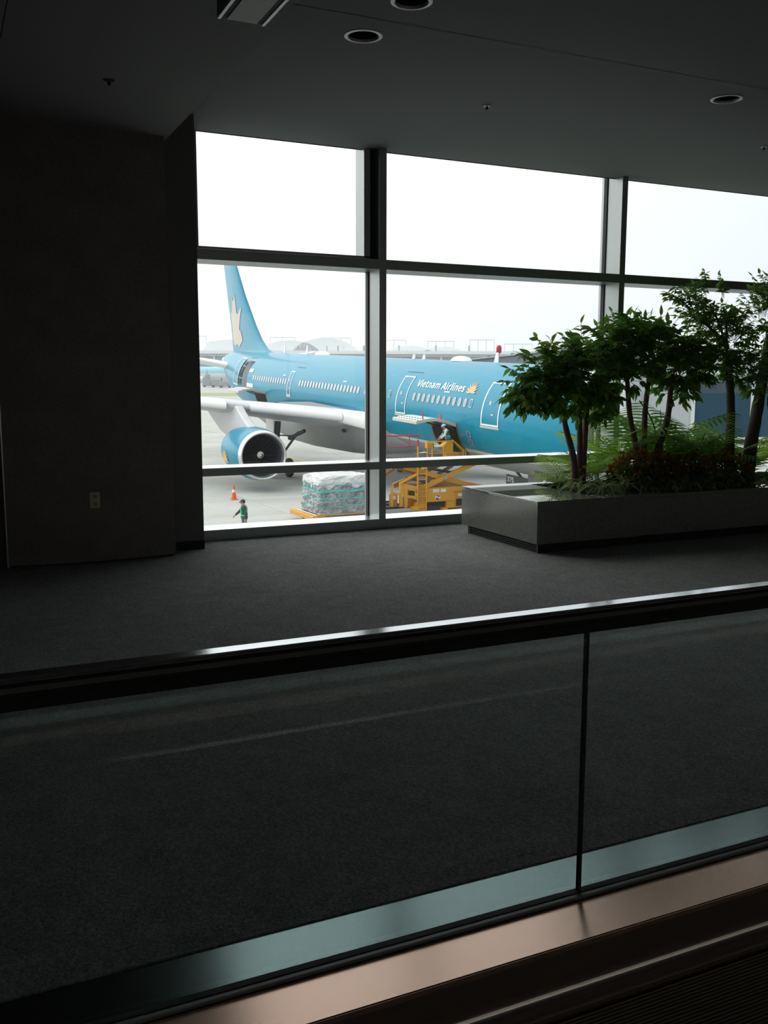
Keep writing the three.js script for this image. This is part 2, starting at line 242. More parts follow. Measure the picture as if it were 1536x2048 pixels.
function tree(name, label, base, trunks, blobs, leafLen, count, singles) {
  const t = thing(name, label, 'tree', base), o = V(...base), geos = [leafGeo(leafLen, leafLen * 0.5, 0.25, 0.1), leafGeo(leafLen * 0.88, leafLen * 0.44, 0.4, 0.14), leafGeo(leafLen * 1.1, leafLen * 0.5, 0.1, 0.06)];
  const tops = [];
  for (const [pts, r, mat] of trunks) { const c = pts.map((p) => V(...p).sub(o)); const g = tube(c, r, 24, 10), P = g.attributes.position, cv = new THREE.CatmullRomCurve3(c); for (let i = 0; i <= 24; i++) { const q = cv.getPointAt(i / 24), k = 1.25 - 0.5 * i / 24 + 0.05 * Math.sin(i * 2.1); for (let j = 0; j <= 10; j++) { const n = i * 11 + j; P.setXYZ(n, q.x + (P.getX(n) - q.x) * k, q.y + (P.getY(n) - q.y) * k, q.z + (P.getZ(n) - q.z) * k); } } g.computeVertexNormals(); obj('trunk', g, mat, t); tops.push(c[c.length - 1], c[c.length - 2]); }
  const twigs = [], spots = [], total = blobs.reduce((s, b) => s + b[6], 0);
  for (const [cx, cy, cz, rx, ry, rz, wgt] of blobs) {
    const c = V(cx, cy, cz).sub(o); let near = tops[0]; for (const q of tops) if (q.distanceTo(c) < near.distanceTo(c)) near = q;
    const hub = c.clone().lerp(near, 0.35); hub.y -= ry * 0.2; twigs.push(tube([near, near.clone().lerp(hub, 0.5).add(V(rr(-0.03, 0.03), 0.03, rr(-0.03, 0.03))), hub], 0.011, 6, 5));
    const per = 9, n = Math.round(count * wgt / total / per);
    for (let i = 0; i < n; i++) {
      let d; do { d = V(rr(-1, 1), rr(-1, 1), rr(-1, 1)); } while (d.lengthSq() > 1); const e = Math.cbrt(rr(0.25, 1)); d.normalize().multiplyScalar(e);
      const tip = c.clone().add(V(d.x * rx, d.y * ry, d.z * rz)), start = hub.clone().lerp(tip, 0.35), mid = start.clone().lerp(tip, 0.6).add(V(0, 0.03, 0)), cv = new THREE.CatmullRomCurve3([start, mid, tip]);
      twigs.push(new THREE.TubeGeometry(cv, 4, 0.0028, 4, false));
      for (let k = 0; k < per; k++) { const f = 0.35 + 0.65 * (k + 0.5) / per, p = cv.getPointAt(f), dir = cv.getTangentAt(f), side = dir.clone().cross(V(0, 1, 0)).normalize(); if (k < per - 1) dir.multiplyScalar(0.6).addScaledVector(side, k % 2 ? 1 : -1); dir.add(V(rr(-0.3, 0.3), rr(-0.75, 0.2), rr(-0.3, 0.3))).normalize(); const up = V(rr(-0.9, 0.9), 0.75, rr(-0.9, 0.9)), x = up.clone().cross(dir).normalize(), y = dir.clone().cross(x), m = new THREE.Matrix4().makeBasis(x, y, dir); m.scale(V(1, 1, 1).multiplyScalar(rr(0.72, 1.12))); m.setPosition(p); spots.push(m); }
    }
  }
  obj('branches', twigs, trunks[0][2], t).userData.kind = 'stuff';
  const eye = V(0, EYE, 0).sub(o), pos = (m) => V(m.elements[12], m.elements[13], m.elements[14]);
  spots.sort((a, b) => pos(a).distanceTo(eye) - pos(b).distanceTo(eye));
  const first = spots.filter((_, i) => i % 2 === 0).slice(0, singles), rest = spots.filter((m) => !first.includes(m));
  first.forEach((m, i) => { const l = obj('leaf', geos[i % 3], LM[(i * 7) % 3], t); l.applyMatrix4(m); });
  for (let k = 0; k < 3; k++) { const mine = rest.filter((_, i) => i % 3 === k), im = new THREE.InstancedMesh(geos[k], LM[k], mine.length); mine.forEach((m, i) => im.setMatrixAt(i, m)); im.name = 'foliage'; im.userData.kind = 'stuff'; t.add(im); }
  return t;
}
const TZ = -7.8;
tree('indoor_tree', 'leafy planter tree with three slim reddish trunks nearest the planter corner', [5.84, 0.42, TZ],
  [[[[5.80, 0.42, TZ + 0.05], [5.76, 0.8, TZ + 0.05], [5.66, 1.12, TZ + 0.04], [5.6, 1.45, TZ]], 0.032, barkMat], [[[5.87, 0.42, TZ], [5.87, 0.9, TZ], [5.85, 1.35, TZ], [5.86, 1.6, TZ]], 0.03, barkMat], [[[5.95, 0.42, TZ - 0.05], [5.97, 0.9, TZ - 0.06], [6.0, 1.4, TZ - 0.06], [6.02, 1.65, TZ]], 0.03, barkMat]],
  [[5.22, 1.52, -7.75, 0.34, 0.26, 0.3, 1.2], [5.5, 1.72, -7.8, 0.4, 0.34, 0.36, 2], [5.85, 1.75, -7.8, 0.42, 0.42, 0.4, 2.4], [5.6, 1.42, -7.7, 0.42, 0.2, 0.3, 1.2], [6.12, 1.6, -7.85, 0.36, 0.42, 0.36, 1.8], [5.15, 1.4, -7.7, 0.26, 0.16, 0.2, 0.5], [5.42, 1.55, -7.7, 0.4, 0.3, 0.3, 1.2], [6.0, 1.35, -7.75, 0.4, 0.2, 0.3, 0.9]], 0.115, 2600, 300);
tree('indoor_tree', 'leafy planter tree with three reddish trunks spreading from one foot behind the orange flowers', [6.7, 0.42, TZ],
  [[[[6.66, 0.42, TZ], [6.62, 0.8, TZ], [6.5, 1.2, TZ], [6.44, 1.6, TZ]], 0.032, barkMat], [[[6.72, 0.42, TZ - 0.04], [6.73, 0.9, TZ - 0.04], [6.72, 1.3, TZ - 0.03], [6.74, 1.7, TZ]], 0.032, barkMat], [[[6.77, 0.42, TZ], [6.87, 0.8, TZ], [7.0, 1.2, TZ], [7.03, 1.6, TZ]], 0.036, barkMat]],
  [[6.3, 2.0, -7.8, 0.4, 0.3, 0.38, 2.2], [6.7, 1.95, -7.8, 0.45, 0.33, 0.4, 2.4], [6.45, 1.7, -7.8, 0.4, 0.25, 0.36, 1.6], [7.08, 1.75, -7.8, 0.4, 0.3, 0.36, 1.6], [7.3, 1.95, -7.8, 0.3, 0.16, 0.3, 0.6], [7.1, 1.5, -7.75, 0.3, 0.2, 0.3, 0.7], [7.25, 1.72, -7.8, 0.36, 0.28, 0.34, 1.1], [6.55, 2.1, -7.8, 0.42, 0.2, 0.36, 1.3], [6.95, 2.0, -7.8, 0.36, 0.24, 0.36, 1.2]], 0.11, 3000, 300);
tree('indoor_tree', 'tall airy small-leaved planter tree with thick dark trunks at the right edge', [8.05, 0.42, TZ],
  [[[[7.98, 0.42, TZ - 0.05], [7.95, 0.9, TZ - 0.05], [7.93, 1.25, TZ - 0.04], [7.85, 1.6, TZ], [7.8, 1.9, TZ]], 0.05, barkDark], [[[8.13, 0.42, TZ + 0.05], [8.17, 0.9, TZ + 0.05], [8.3, 1.35, TZ], [8.35, 1.7, TZ], [8.42, 2.1, TZ]], 0.065, barkDark]],
  [[7.2, 2.5, -7.8, 0.32, 0.12, 0.26, 0.7], [7.45, 2.32, -7.8, 0.4, 0.2, 0.36, 1.3], [7.75, 2.05, -7.8, 0.42, 0.3, 0.4, 1.7], [7.5, 1.8, -7.8, 0.4, 0.26, 0.4, 1.3], [8.2, 2.3, -7.8, 0.36, 0.4, 0.4, 1.6], [8.45, 2.6, -7.8, 0.3, 0.3, 0.3, 1], [8.1, 1.75, -7.8, 0.45, 0.3, 0.4, 1.6], [8.7, 2.0, -7.8, 0.4, 0.5, 0.4, 1.5], [7.95, 1.7, -7.7, 0.35, 0.25, 0.25, 1.2], [8.3, 1.55, -7.7, 0.35, 0.25, 0.25, 1.0], [7.6, 2.2, -7.8, 0.4, 0.25, 0.36, 1.2], [7.35, 2.7, -7.8, 0.05, 0.12, 0.05, 0.15], [7.66, 2.68, -7.8, 0.05, 0.12, 0.05, 0.15]], 0.068, 5400, 300);
// feathery palms
function frondGeo(len, n, lw, arch) {
  const gs = [], pt = (t) => V(0, len * (t * 1.15 - arch * t * t), len * (0.08 * t + 0.6 * t * t)); const cv = new THREE.CatmullRomCurve3([0, 0.25, 0.5, 0.75, 1].map(pt));
  gs.push(prep(new THREE.TubeGeometry(cv, 12, 0.0045, 5, false)));
  for (let i = 0; i < n; i++) for (const s of [-1, 1]) { const t = 0.25 + 0.75 * (i + (s > 0 ? 0.5 : 0)) / n, p = cv.getPointAt(Math.min(t, 0.995)), tg = cv.getTangentAt(Math.min(t, 0.995)), L = len * 0.36 * Math.sin(Math.PI * (0.2 + 0.75 * (t - 0.25) / 0.75)) + 0.03, dir = V(s, 0, 0).multiplyScalar(0.85).addScaledVector(tg, 0.6).add(V(0, -0.12, 0)).normalize(), nn = V(1, 0, 0).cross(tg).negate().add(V(0, 0.15, 0)), x = nn.cross(dir).normalize(), y = dir.clone().cross(x), g = leafGeo(L, lw, 0.3, 0.1); g.applyMatrix4(new THREE.Matrix4().makeBasis(x, y, dir).setPosition(p)); gs.push(prep(g)); }
  return mergeGeometries(gs);
}
const fronds = [frondGeo(0.62, 13, 0.026, 0.36), frondGeo(0.75, 15, 0.026, 0.45), frondGeo(0.5, 11, 0.024, 0.55)];
const FM = [leafMat([0.24, 0.44, 0.07], 0.5), leafMat([0.40, 0.60, 0.10], 0.55), leafMat([0.15, 0.32, 0.06], 0.45)];
[[5.86, -8.05, 8, 0.72, 1, 'bright green feathery palm spilling over the planter corner'], [6.32, -8.2, 11, 0.95, 0, 'feathery palm just behind the three-trunk tree nearest the planter corner'], [6.78, -8.28, 11, 1.3, 0, 'feathery palm behind the tree whose three trunks share one foot'], [7.3, -8.2, 15, 1.8, 2, 'largest dark feathery palm, filling the gap between the middle and right trees'], [7.72, -8.1, 13, 1.4, 2, 'dark feathery palm just left of the thick dark trunks'], [8.5, -8.1, 13, 1.4, 1, 'bright feathery palm right of the thick dark trunks at the frame edge'], [9.3, -8.0, 9, 1.1, 0, 'feathery palm farthest right in the planter']].forEach(([x, z, n, sc, m, label]) => {
  const t = thing('feather_palm', label, 'palm', [x, 0.41, z]);
  for (let i = 0; i < n; i++) { const f = obj('frond', fronds[i % 3], FM[(m + (i % 4 === 3 ? 1 : 0)) % 3], t); f.rotation.set(rr(-0.1, 0.35), i / n * Math.PI * 2 + rr(-0.3, 0.3), 0, 'YXZ'); f.scale.setScalar(sc * rr(0.8, 1.08)); }
});
// variegated spider plants along the front rim
const bladeGeo = (len, wid) => { const rows = 8, p = [], c = [], ix = []; for (let i = 0; i <= rows; i++) { const t = i / rows, w = wid * Math.pow(1 - t, 0.6) * Math.min(1, 0.5 + t * 3), y = len * (1.45 * t - 1.3 * t * t), z = len * (0.22 * t + 0.5 * t * t); for (const k of [-1, -0.45, 0.45, 1]) { p.push(k * w / 2, y + Math.abs(k) * w * 0.2, z); c.push(...(Math.abs(k) === 1 ? [0.85, 0.85, 0.52] : [0.15, 0.29, 0.08])); } } for (let i = 0; i < rows; i++) for (let k = 0; k < 3; k++) { const a = i * 4 + k; ix.push(a, a + 4, a + 1, a + 1, a + 4, a + 5); } const g = new THREE.BufferGeometry(); g.setAttribute('position', new THREE.Float32BufferAttribute(p, 3)); g.setAttribute('color', new THREE.Float32BufferAttribute(c, 3)); g.setIndex(ix); g.computeVertexNormals(); return g; };
const blades = [bladeGeo(0.44, 0.034), bladeGeo(0.36, 0.03), bladeGeo(0.5, 0.034)], bladeMat = leafMat([0.9, 0.9, 0.9], 0.35); bladeMat.vertexColors = true;
const ord = ['first', 'second', 'third', 'fourth', 'fifth', 'sixth', 'seventh', 'eighth', 'ninth', 'tenth', 'eleventh', 'twelfth'];
[[5.78, -8.0], [5.76, -7.62], [5.86, -7.42], [6.12, -7.43], [6.38, -7.42], [6.66, -7.43], [6.95, -7.42], [7.25, -7.43], [7.55, -7.42], [7.86, -7.43], [8.18, -7.42], [8.5, -7.43]].forEach(([x, z], i) => {
  const t = thing('spider_plant', `striped green and cream spider plant, ${ord[i]} along the planter rim from its left corner`, 'spider plant', [x, 0.405, z]);
  const n = 40; for (let k = 0; k < n; k++) { const b = obj('leaf', blades[k % 3], bladeMat, t); b.rotation.set(rr(-0.55, 0.35), k * 2.4 + rr(-0.3, 0.3), rr(-0.2, 0.2), 'YXZ'); b.scale.setScalar(rr(0.7, 1.1)); }
});
// orange flowering shrubs
const petalGeo = mergeGeometries([0, 1, 2, 3, 4, 5, 6, 7, 8].map((i) => prep(leafGeo(0.03, 0.014, -0.4, 0.1).rotateX(-0.35 - (i % 3) * 0.3).rotateY(i * 2.4))));
[[6.42, -7.6, 0.3, 0.5, [0.30, 0.13, 0.015], 'orange flowering shrub left of the middle tree foot'], [6.72, -7.56, 0.26, 0.47, [0.27, 0.12, 0.015], 'orange flowering shrub in front of the middle tree foot'], [7.15, -7.58, 0.28, 0.46, [0.30, 0.19, 0.025], 'yellow flowering shrub right of the middle tree foot'], [7.62, -7.58, 0.32, 0.45, [0.32, 0.18, 0.02], 'yellow-orange flowering shrub left of the thick dark trunks']].forEach(([x, z, r, h, c, label]) => {
  const t = thing('flowering_shrub', label, 'shrub', [x, 0.41, z]), fm = leafMat(c, 0.3), st = [], lg = leafGeo(0.06, 0.03, 0.3, 0.1);
  const heads = [], lv = [];
  for (let i = 0; i < 150; i++) { const a = rr(0, 6.283), q = Math.sqrt(rnd()), hh = h * (1 - 0.5 * q * q) * rr(0.75, 1), p = V(Math.cos(a) * q * r, hh, Math.sin(a) * q * r); st.push(rod(V(p.x * 0.2, 0, p.z * 0.2), p, 0.003, 0.002, 4)); const m = new THREE.Matrix4().compose(p, new THREE.Quaternion().setFromEuler(new THREE.Euler(rr(-0.5, 0.5), a, rr(-0.5, 0.5))), V(1, 1, 1).multiplyScalar(rr(0.8, 1.3))); heads.push(m); for (let k = 0; k < 6; k++) { const m2 = new THREE.Matrix4().compose(V(p.x * (0.4 + k * 0.1), p.y * (0.35 + k * 0.1), p.z * (0.4 + k * 0.1)), new THREE.Quaternion().setFromEuler(new THREE.Euler(rr(-0.3, 0.6), rr(0, 6.28), 0)), V(1, 1, 1).multiplyScalar(rr(0.8, 1.3))); lv.push(m2); } }
  obj('stems', st, barkDark, t).userData.kind = 'stuff';
  for (const [nm, g, mt, ms] of [['flower_heads', petalGeo, fm, heads], ['foliage', lg, LM[2], lv]]) { const im = new THREE.InstancedMesh(g, mt, ms.length); ms.forEach((m, i) => im.setMatrixAt(i, m)); im.name = nm; im.userData.kind = 'stuff'; t.add(im); }
});

// ---------------------------------------------------------------- outdoors: places are given from the camera as (to its right, ahead, height over the apron)
const APRON = EYE - 7.0, cy = Math.cos(YAW), sy = Math.sin(YAW);
const dirW = (l, d, y = 0) => V(l * cy + d * sy, y, l * sy - d * cy);
const out = (l, d, h = 0) => dirW(l, d).setY(APRON + h);
const yawTo = (l, d) => { const v = dirW(l, d); return Math.atan2(-v.z, v.x); };   // turn that lays local +x along (l, d)
// aircraft axes: s aft of the front cabin window, n towards its right side, u up
const aftW = dirW(-0.45049565, 0.89194926, 0.03847328), outW = dirW(-0.89261012, -0.45082943, 0), upW = dirW(0.01734489, -0.03434164, 0.99925963), P0 = dirW(6.57519614, 50.7480501).setY(EYE - 1.9694646);
const aftH = aftW.clone().setY(0).normalize();
const gse = (s, n, h = 0) => V(P0.x, APRON + h, P0.z).addScaledVector(aftH, s).addScaledVector(outW, n);
const turnGse = Math.atan2(outW.z, -outW.x);       // local +x towards the aircraft, +z towards its nose
{ // apron: big concrete slabs near the stand, one plain bed beyond, a rise and a strip of grass far off
  const a = structGroup('apron'), q = (l, d, h) => out(l, d, h), tones = [0, 1, 2, 3].map((k) => std([0.46 + 0.012 * k, 0.465 + 0.012 * k, 0.435 + 0.012 * k], 0.85, 0, { map: noiseTex(256, [[64, 0.5], [16, 0.6], [5, 1]], grey(222, 255), true, 0.08) }));
  const bed = grid(1, 1, (u, v) => q(lerp(-420, 420, u), lerp(10, 505, v), -0.03)); obj('bed', metric(bed), tones[1], a);
  const g0 = metric(rbox(-2.985, 2.985, -0.02, 0, -2.985, 2.985, 0.006, 1)); let k = 0;
  for (let i = -3; i < 14; i++) for (let j = -4; j < 4; j++) { const p = gse(i * 6 + 0.5, j * 6 + 2.3), L = p.x * cy + p.z * sy; if (Math.abs(L) > 24) continue; const m = obj('slab', g0, tones[(i * 3 + j * 5 + 64) % 4], a); m.position.copy(p); m.rotation.y = turnGse; k++; }
  obj('far_bed', metric(mergeGeometries([grid(1, 1, (u, v) => q(lerp(-420, 420, u), lerp(505, 600, v), lerp(-0.03, 3.3, v))), grid(1, 1, (u, v) => q(lerp(-420, 420, u), lerp(600, 900, v), 3.3))].map(prep))), tones[1], a);
  obj('grass_strip', grid(1, 1, (u, v) => q(lerp(-420, 420, u), lerp(385, 462, v), 0.02)), std([0.28, 0.33, 0.14], 1), a);
  const y = std([0.75, 0.55, 0.1], 0.7); obj('taxi_line', [[36.4, -1.71], [30.5, -1.18]].reduce((acc, p, i, l) => i ? acc : [grid(1, 1, (u, v) => { const c = gse(lerp(48, 16, u), lerp(-2.7, 0.1, u) + lerp(-0.1, 0.1, v), 0.006); return c; })], []), y, a);
}
// ---------------------------------------------------------------- the airliner
const R0 = 2.82;
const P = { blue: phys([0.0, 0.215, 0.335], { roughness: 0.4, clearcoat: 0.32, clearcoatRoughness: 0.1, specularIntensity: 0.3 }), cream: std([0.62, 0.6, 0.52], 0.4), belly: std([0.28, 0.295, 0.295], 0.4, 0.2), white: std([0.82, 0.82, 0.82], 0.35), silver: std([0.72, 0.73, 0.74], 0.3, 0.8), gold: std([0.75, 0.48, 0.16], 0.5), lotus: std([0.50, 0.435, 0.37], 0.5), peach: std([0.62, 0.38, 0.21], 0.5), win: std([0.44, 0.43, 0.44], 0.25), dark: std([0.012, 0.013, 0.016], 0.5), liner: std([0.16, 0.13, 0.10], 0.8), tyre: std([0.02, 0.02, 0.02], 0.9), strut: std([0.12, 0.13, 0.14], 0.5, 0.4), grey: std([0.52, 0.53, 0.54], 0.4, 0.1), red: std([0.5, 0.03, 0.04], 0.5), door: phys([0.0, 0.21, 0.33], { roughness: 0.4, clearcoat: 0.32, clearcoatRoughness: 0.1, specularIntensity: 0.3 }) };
const A = (s, n, u) => V(-s, u, n);                 // aircraft point in the group's own axes
const table = (t) => (s) => { let i = 0; while (i < t.length - 2 && s > t[i + 1][0]) i++; const [a, x] = t[i], [b, y] = t[i + 1], f = clamp((s - a) / (b - a), 0, 1); return lerp(x, y, f); };
const tt = (s) => clamp((s + 9.4) / 5.4, 0.0005, 1);
const topT = table([[44, 2.82], [46, 2.76], [48, 2.58], [49.6, 2.25], [50.4, 1.95]]), botT = table([[32, -2.82], [35, -2.74], [38, -2.45], [41.75, -1.8], [44.66, -0.95], [46, -0.35], [47.5, 0.5], [49.6, 1.45], [50.4, 1.75]]), widT = table([[35, 2.82], [38.5, 2.6], [42, 2.15], [45, 1.6], [47.5, 1.0], [49.5, 0.45], [50.4, 0.12]]);
const fTop = (s) => s < -4 ? -0.95 + 3.77 * Math.pow(1 - (1 - tt(s)) ** 1.9, 0.72) : topT(s), fBot = (s) => s < -4 ? -0.95 - 1.87 * Math.pow(1 - (1 - tt(s)) ** 2, 0.58) : botT(s), fWid = (s) => s < -4 ? 2.82 * Math.pow(1 - (1 - tt(s)) ** 2, 0.56) : widT(s);
const fus = (s, th, off = 0) => { const a = fTop(s), b = fBot(s), c = (a + b) / 2, h = (a - b) / 2 + off, w = fWid(s) + off; return A(s, w * Math.cos(th), c + h * Math.sin(th)); };
const rad = (d) => d * Math.PI / 180;
const patch = (s0, s1, a0, a1, off, ns = 4, nt = 12) => grid(ns, nt, (u, v) => fus(lerp(s1, s0, u), rad(lerp(a0, a1, v)), off));
const plane = thing('airliner', 'large turquoise airliner with golden lotus tail parked at the stand outside the window', 'airplane');
plane.position.copy(P0); plane.quaternion.setFromRotationMatrix(new THREE.Matrix4().makeBasis(aftW.clone().negate(), upW, outW));
const HOLES = [[0.6, 3.3, -49, -9], [30.4, 33.1, -40, -8], [35.15, 36.7, -6, 46]];
{ // skin: a grid in s and angle with the three open doors cut out; three paint colours by angle
  const S = new Set(), Tn = new Set([-42, -37.6]); for (let s = -4; s <= 50; s += 1.5) S.add(s); for (let i = 0; i <= 20; i++) S.add(-9.4 + 5.4 * (i / 20) ** 1.7); S.add(50.4);
  for (let a = -90; a <= 270; a += 6) Tn.add(a); for (const h of HOLES) { S.add(h[0]); S.add(h[1]); Tn.add(h[2]); Tn.add(h[3]); } Tn.add(222); Tn.add(217.6);
  const sl = [...S].sort((a, b) => a - b), tl = [...Tn].sort((a, b) => a - b), p = [], ix = [[], [], []], nt = tl.length;
  for (const s of sl) for (const a of tl) { const q = fus(s, rad(a)); p.push(q.x, q.y, q.z); }
  for (let i = 0; i < sl.length - 1; i++) for (let j = 0; j < nt - 1; j++) {
    const sm = (sl[i] + sl[i + 1]) / 2, am = (tl[j] + tl[j + 1]) / 2; if (HOLES.some((h) => sm > h[0] && sm < h[1] && am > h[2] && am < h[3])) continue;
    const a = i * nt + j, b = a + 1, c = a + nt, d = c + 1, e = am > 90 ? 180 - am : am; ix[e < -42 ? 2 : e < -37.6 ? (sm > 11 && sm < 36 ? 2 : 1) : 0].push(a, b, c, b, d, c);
  }
  const g = new THREE.BufferGeometry(); g.setAttribute('position', new THREE.Float32BufferAttribute(p, 3)); g.setIndex(ix.flat()); let at = 0; ix.forEach((l, k) => { g.addGroup(at, l.length, k); at += l.length; }); g.computeVertexNormals();
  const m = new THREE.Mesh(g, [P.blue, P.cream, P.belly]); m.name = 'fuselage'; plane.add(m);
}
// open holds: dark linings behind the cut-outs
for (const [h, d] of [[HOLES[0], 2.4], [HOLES[1], 2], [HOLES[2], 1.2]]) {
  const [s0, s1, a0, a1] = h, ring = [[s0, a0], [s1, a0], [s1, a1], [s0, a1]], gs = [];
  const inner = (s, a) => { const q = fus(s, rad(a), -0.02); q.z -= d; return q; };
  for (let k = 0; k < 4; k++) { const [x, y] = [ring[k], ring[(k + 1) % 4]]; gs.push(grid(6, 1, (u, v) => { const s = lerp(x[0], y[0], u), a = lerp(x[1], y[1], u); return v ? inner(s, a) : fus(s, rad(a), -0.005); })); }
  gs.push(grid(2, 6, (u, v) => inner(lerp(s0, s1, u), lerp(a0, a1, v)))); obj('hold_lining', gs, P.liner, plane).material = h === HOLES[2] ? P.grey : P.liner;
}
// doors with painted outlines
function doorOutline(s0, s1, a0, a1, w, parent, off = 0.02, mat = P.white) { const dw = w / R0 * 180 / Math.PI; return obj('door_outline', [patch(s0, s0 + w, a0, a1, off, 1), patch(s1 - w, s1, a0, a1, off, 1), patch(s0, s1, a0, a0 + dw, off, 4, 1), patch(s0, s1, a1 - dw, a1, off, 4, 1)], mat, parent); }
for (const [s0, s1, a0, a1, w] of [[-3.45, -1.85, -5.4, 42, 0.085], [6.3, 7.55, -6.4, 41, 0.075], [24.8, 25.55, -5.5, 33.5, 0.075]]) {
  const d = obj('cabin_door', patch(s0, s1, a0, a1, 0.012, 6, 14), P.door, plane); doorOutline(s0, s1, a0, a1, w, d);
  const sc = (s0 + s1) / 2; obj('door_window', patch(sc + 0.08, sc + 0.24, 16, 20, 0.02, 1, 3), P.win, d); obj('door_handle', patch(sc - 0.3, sc - 0.1, 5.5, 7, 0.022, 1, 1), P.grey, d); obj('door_sill', patch(s0 - 0.05, s1 + 0.05, a0 - 2.6, a0 - 0.4, 0.03, 3, 1), P.grey, d);
}
{ // rear right door swung out and aft, catering gear in the doorway
  const d = obj('cabin_door', grid(4, 14, (u, v) => fus(lerp(38.3, 36.85, u), rad(lerp(-3, 46, v)), 0.32)), P.door, plane);
  doorOutline(36.85, 38.3, -3, 46, 0.1, d, 0.34, std([0.55, 0.75, 0.82], 0.4)); obj('door_inner', patch(36.9, 38.25, -2.5, 45.5, 0.2, 2, 12), P.grey, d);
  obj('door_hinge', [rod(fus(36.7, rad(10), 0), fus(36.95, rad(10), 0.25), 0.05), rod(fus(36.7, rad(32), 0), fus(36.95, rad(32), 0.25), 0.05)], P.grey, d);
  obj('doorway_panel', patch(35.2, 36.6, -5, 9, -0.35, 2, 4), std([0.22, 0.19, 0.18], 0.7), plane); obj('service_label', patch(33.4, 35.0, -2, 4.5, 0.02, 2, 2), P.white, plane); obj('service_panel', patch(34.0, 35.0, 24, 30, 0.03, 1, 2), P.white, plane);
}
// cabin windows
const winGeo = (a, h, c = 15.4) => { const p = [], ix = [], n = 14; const q0 = fus(0, rad(c), 0.022); p.push(q0.x, q0.y, q0.z); for (let i = 0; i < n; i++) { const t = i / n * Math.PI * 2, ex = Math.sign(Math.cos(t)) * Math.pow(Math.abs(Math.cos(t)), 0.75), ey = Math.sign(Math.sin(t)) * Math.pow(Math.abs(Math.sin(t)), 0.75), q = fus(a * ex, rad(c) + h * ey / R0, 0.022); p.push(q.x, q.y, q.z); ix.push(0, 1 + (i + 1) % n, 1 + i); } const g = new THREE.BufferGeometry(); g.setAttribute('position', new THREE.Float32BufferAttribute(p, 3)); g.setIndex(ix); g.computeVertexNormals(); return g; };
const wg = winGeo(0.155, 0.235), wi = winGeo(0.1, 0.17).translate(0, 0.002, 0.004), shade = std([0.36, 0.33, 0.34], 0.3);
const rowsW = []; for (let i = 0; i < 11; i++) rowsW.push(-0.15 + i * 0.558); for (let i = 0; i < 20; i++) rowsW.push(12.94 + i * 0.533); rowsW.push(11.85); for (let i = 0; i < 15; i++) rowsW.push(26.01 + i * 0.533);
for (const s of rowsW) { const m = obj('cabin_window', wg, P.win, plane); m.position.x = -s; if (s < 6) { const n = obj('window_pane', wi, shade, m); n.name = 'window_pane'; } }
{ const rg = (() => { const a = winGeo(0.16, 0.24).toNonIndexed(); return a; })(); for (const s of [-0.72, 8.5]) { const m = obj('window_plug', rg, P.cream, plane); m.position.x = -s; obj('plug_face', winGeo(0.125, 0.2).translate(0, 0.002, 0.004), P.door, m); } }
// lettering and lotus, cut as shapes and bent onto the skin
const font = await new FontLoader().loadAsync('fonts/droid/droid_sans_bold.typeface.json');
function bend(shapes, sx, sy, s0, a0, off = 0.025, tilt = 0) { const g = new THREE.ShapeGeometry(shapes, 5), p = g.attributes.position; for (let i = 0; i < p.count; i++) { const x = p.getX(i) * sx, y = p.getY(i) * sy + x * tilt, q = fus(s0 - x, rad(a0) + y / R0, off); p.setXYZ(i, q.x, q.y, q.z); } g.computeVertexNormals(); return g; }
{ const sh = font.generateShapes('Vietnam Airlines', 0.5), b = new THREE.Box3(); sh.forEach((s) => s.getPoints().forEach((p) => b.expandByPoint(V(p.x, p.y, 0)))); obj('airline_lettering', bend(sh, 5.22 / b.max.x, 0.46 / (b.max.y - b.min.y), 5.6, 28.1, 0.025, -0.013), P.white, plane); }
function petal(x, y, ang, len, wid) { const s = new THREE.Shape(), c = Math.cos(ang), d = Math.sin(ang), at = (f, w) => new THREE.Vector2(x + c * f * len - d * w, y + d * f * len + c * w); s.moveTo(x, y); const l = at(0.45, wid), m = at(0.75, wid * 0.8), e = at(1, 0), n = at(0.75, -wid * 0.8), o = at(0.45, -wid); s.bezierCurveTo(l.x, l.y, m.x, m.y, e.x, e.y); s.bezierCurveTo(n.x, n.y, o.x, o.y, x, y); return s; }
const lotus = (k) => [[0.08, 0.75], [0.5, 0.9], [0.85, 1], [1.18, 1.08], [1.5, 1.1], [1.85, 1.05], [2.2, 0.95], [2.6, 0.85], [3.05, 0.7]].map(([a, l]) => petal(0, 0, a, l * k, 0.125 * k));
obj('lotus_emblem', bend(lotus(0.66), 1, 1, -0.32, 26.4, 0.027), P.peach, plane);
// small skin fittings
obj('escape_marking', [[1, 3], [14.5, 16.2], [26.3, 27]].map(([a, b]) => patch((a + b) / 2 - 0.28, (a + b) / 2 + 0.28, 24.2, 25.6, 0.02, 1, 1)), P.white, plane);
obj('roof_panel_line', [patch(5.85, 7.8, 47.6, 48.4, 0.02, 2, 1), patch(23.4, 25, 41, 41.8, 0.02, 2, 1), patch(35.5, 37.4, 54, 55, 0.02, 2, 1)], std([0.02, 0.12, 0.2], 0.5), plane);
for (const a of [-18, -26.8]) { const m = obj('service_ring', [patch(-0.68, -0.4, a - 3.6, a - 2.6, 0.02, 1, 1), patch(-0.68, -0.4, a + 2.6, a + 3.6, 0.02, 1, 1), patch(-0.75, -0.66, a - 3, a + 3, 0.02, 1, 2), patch(-0.42, -0.33, a - 3, a + 3, 0.02, 1, 2)], std([0.3, 0.22, 0.25], 0.5), plane); }
obj('satcom_dome', new THREE.SphereGeometry(1, 24, 12, 0, Math.PI * 2, 0, Math.PI / 2).scale(0.95, 0.3, 0.45).translate(-4.85, 2.8, 0), P.white, plane);
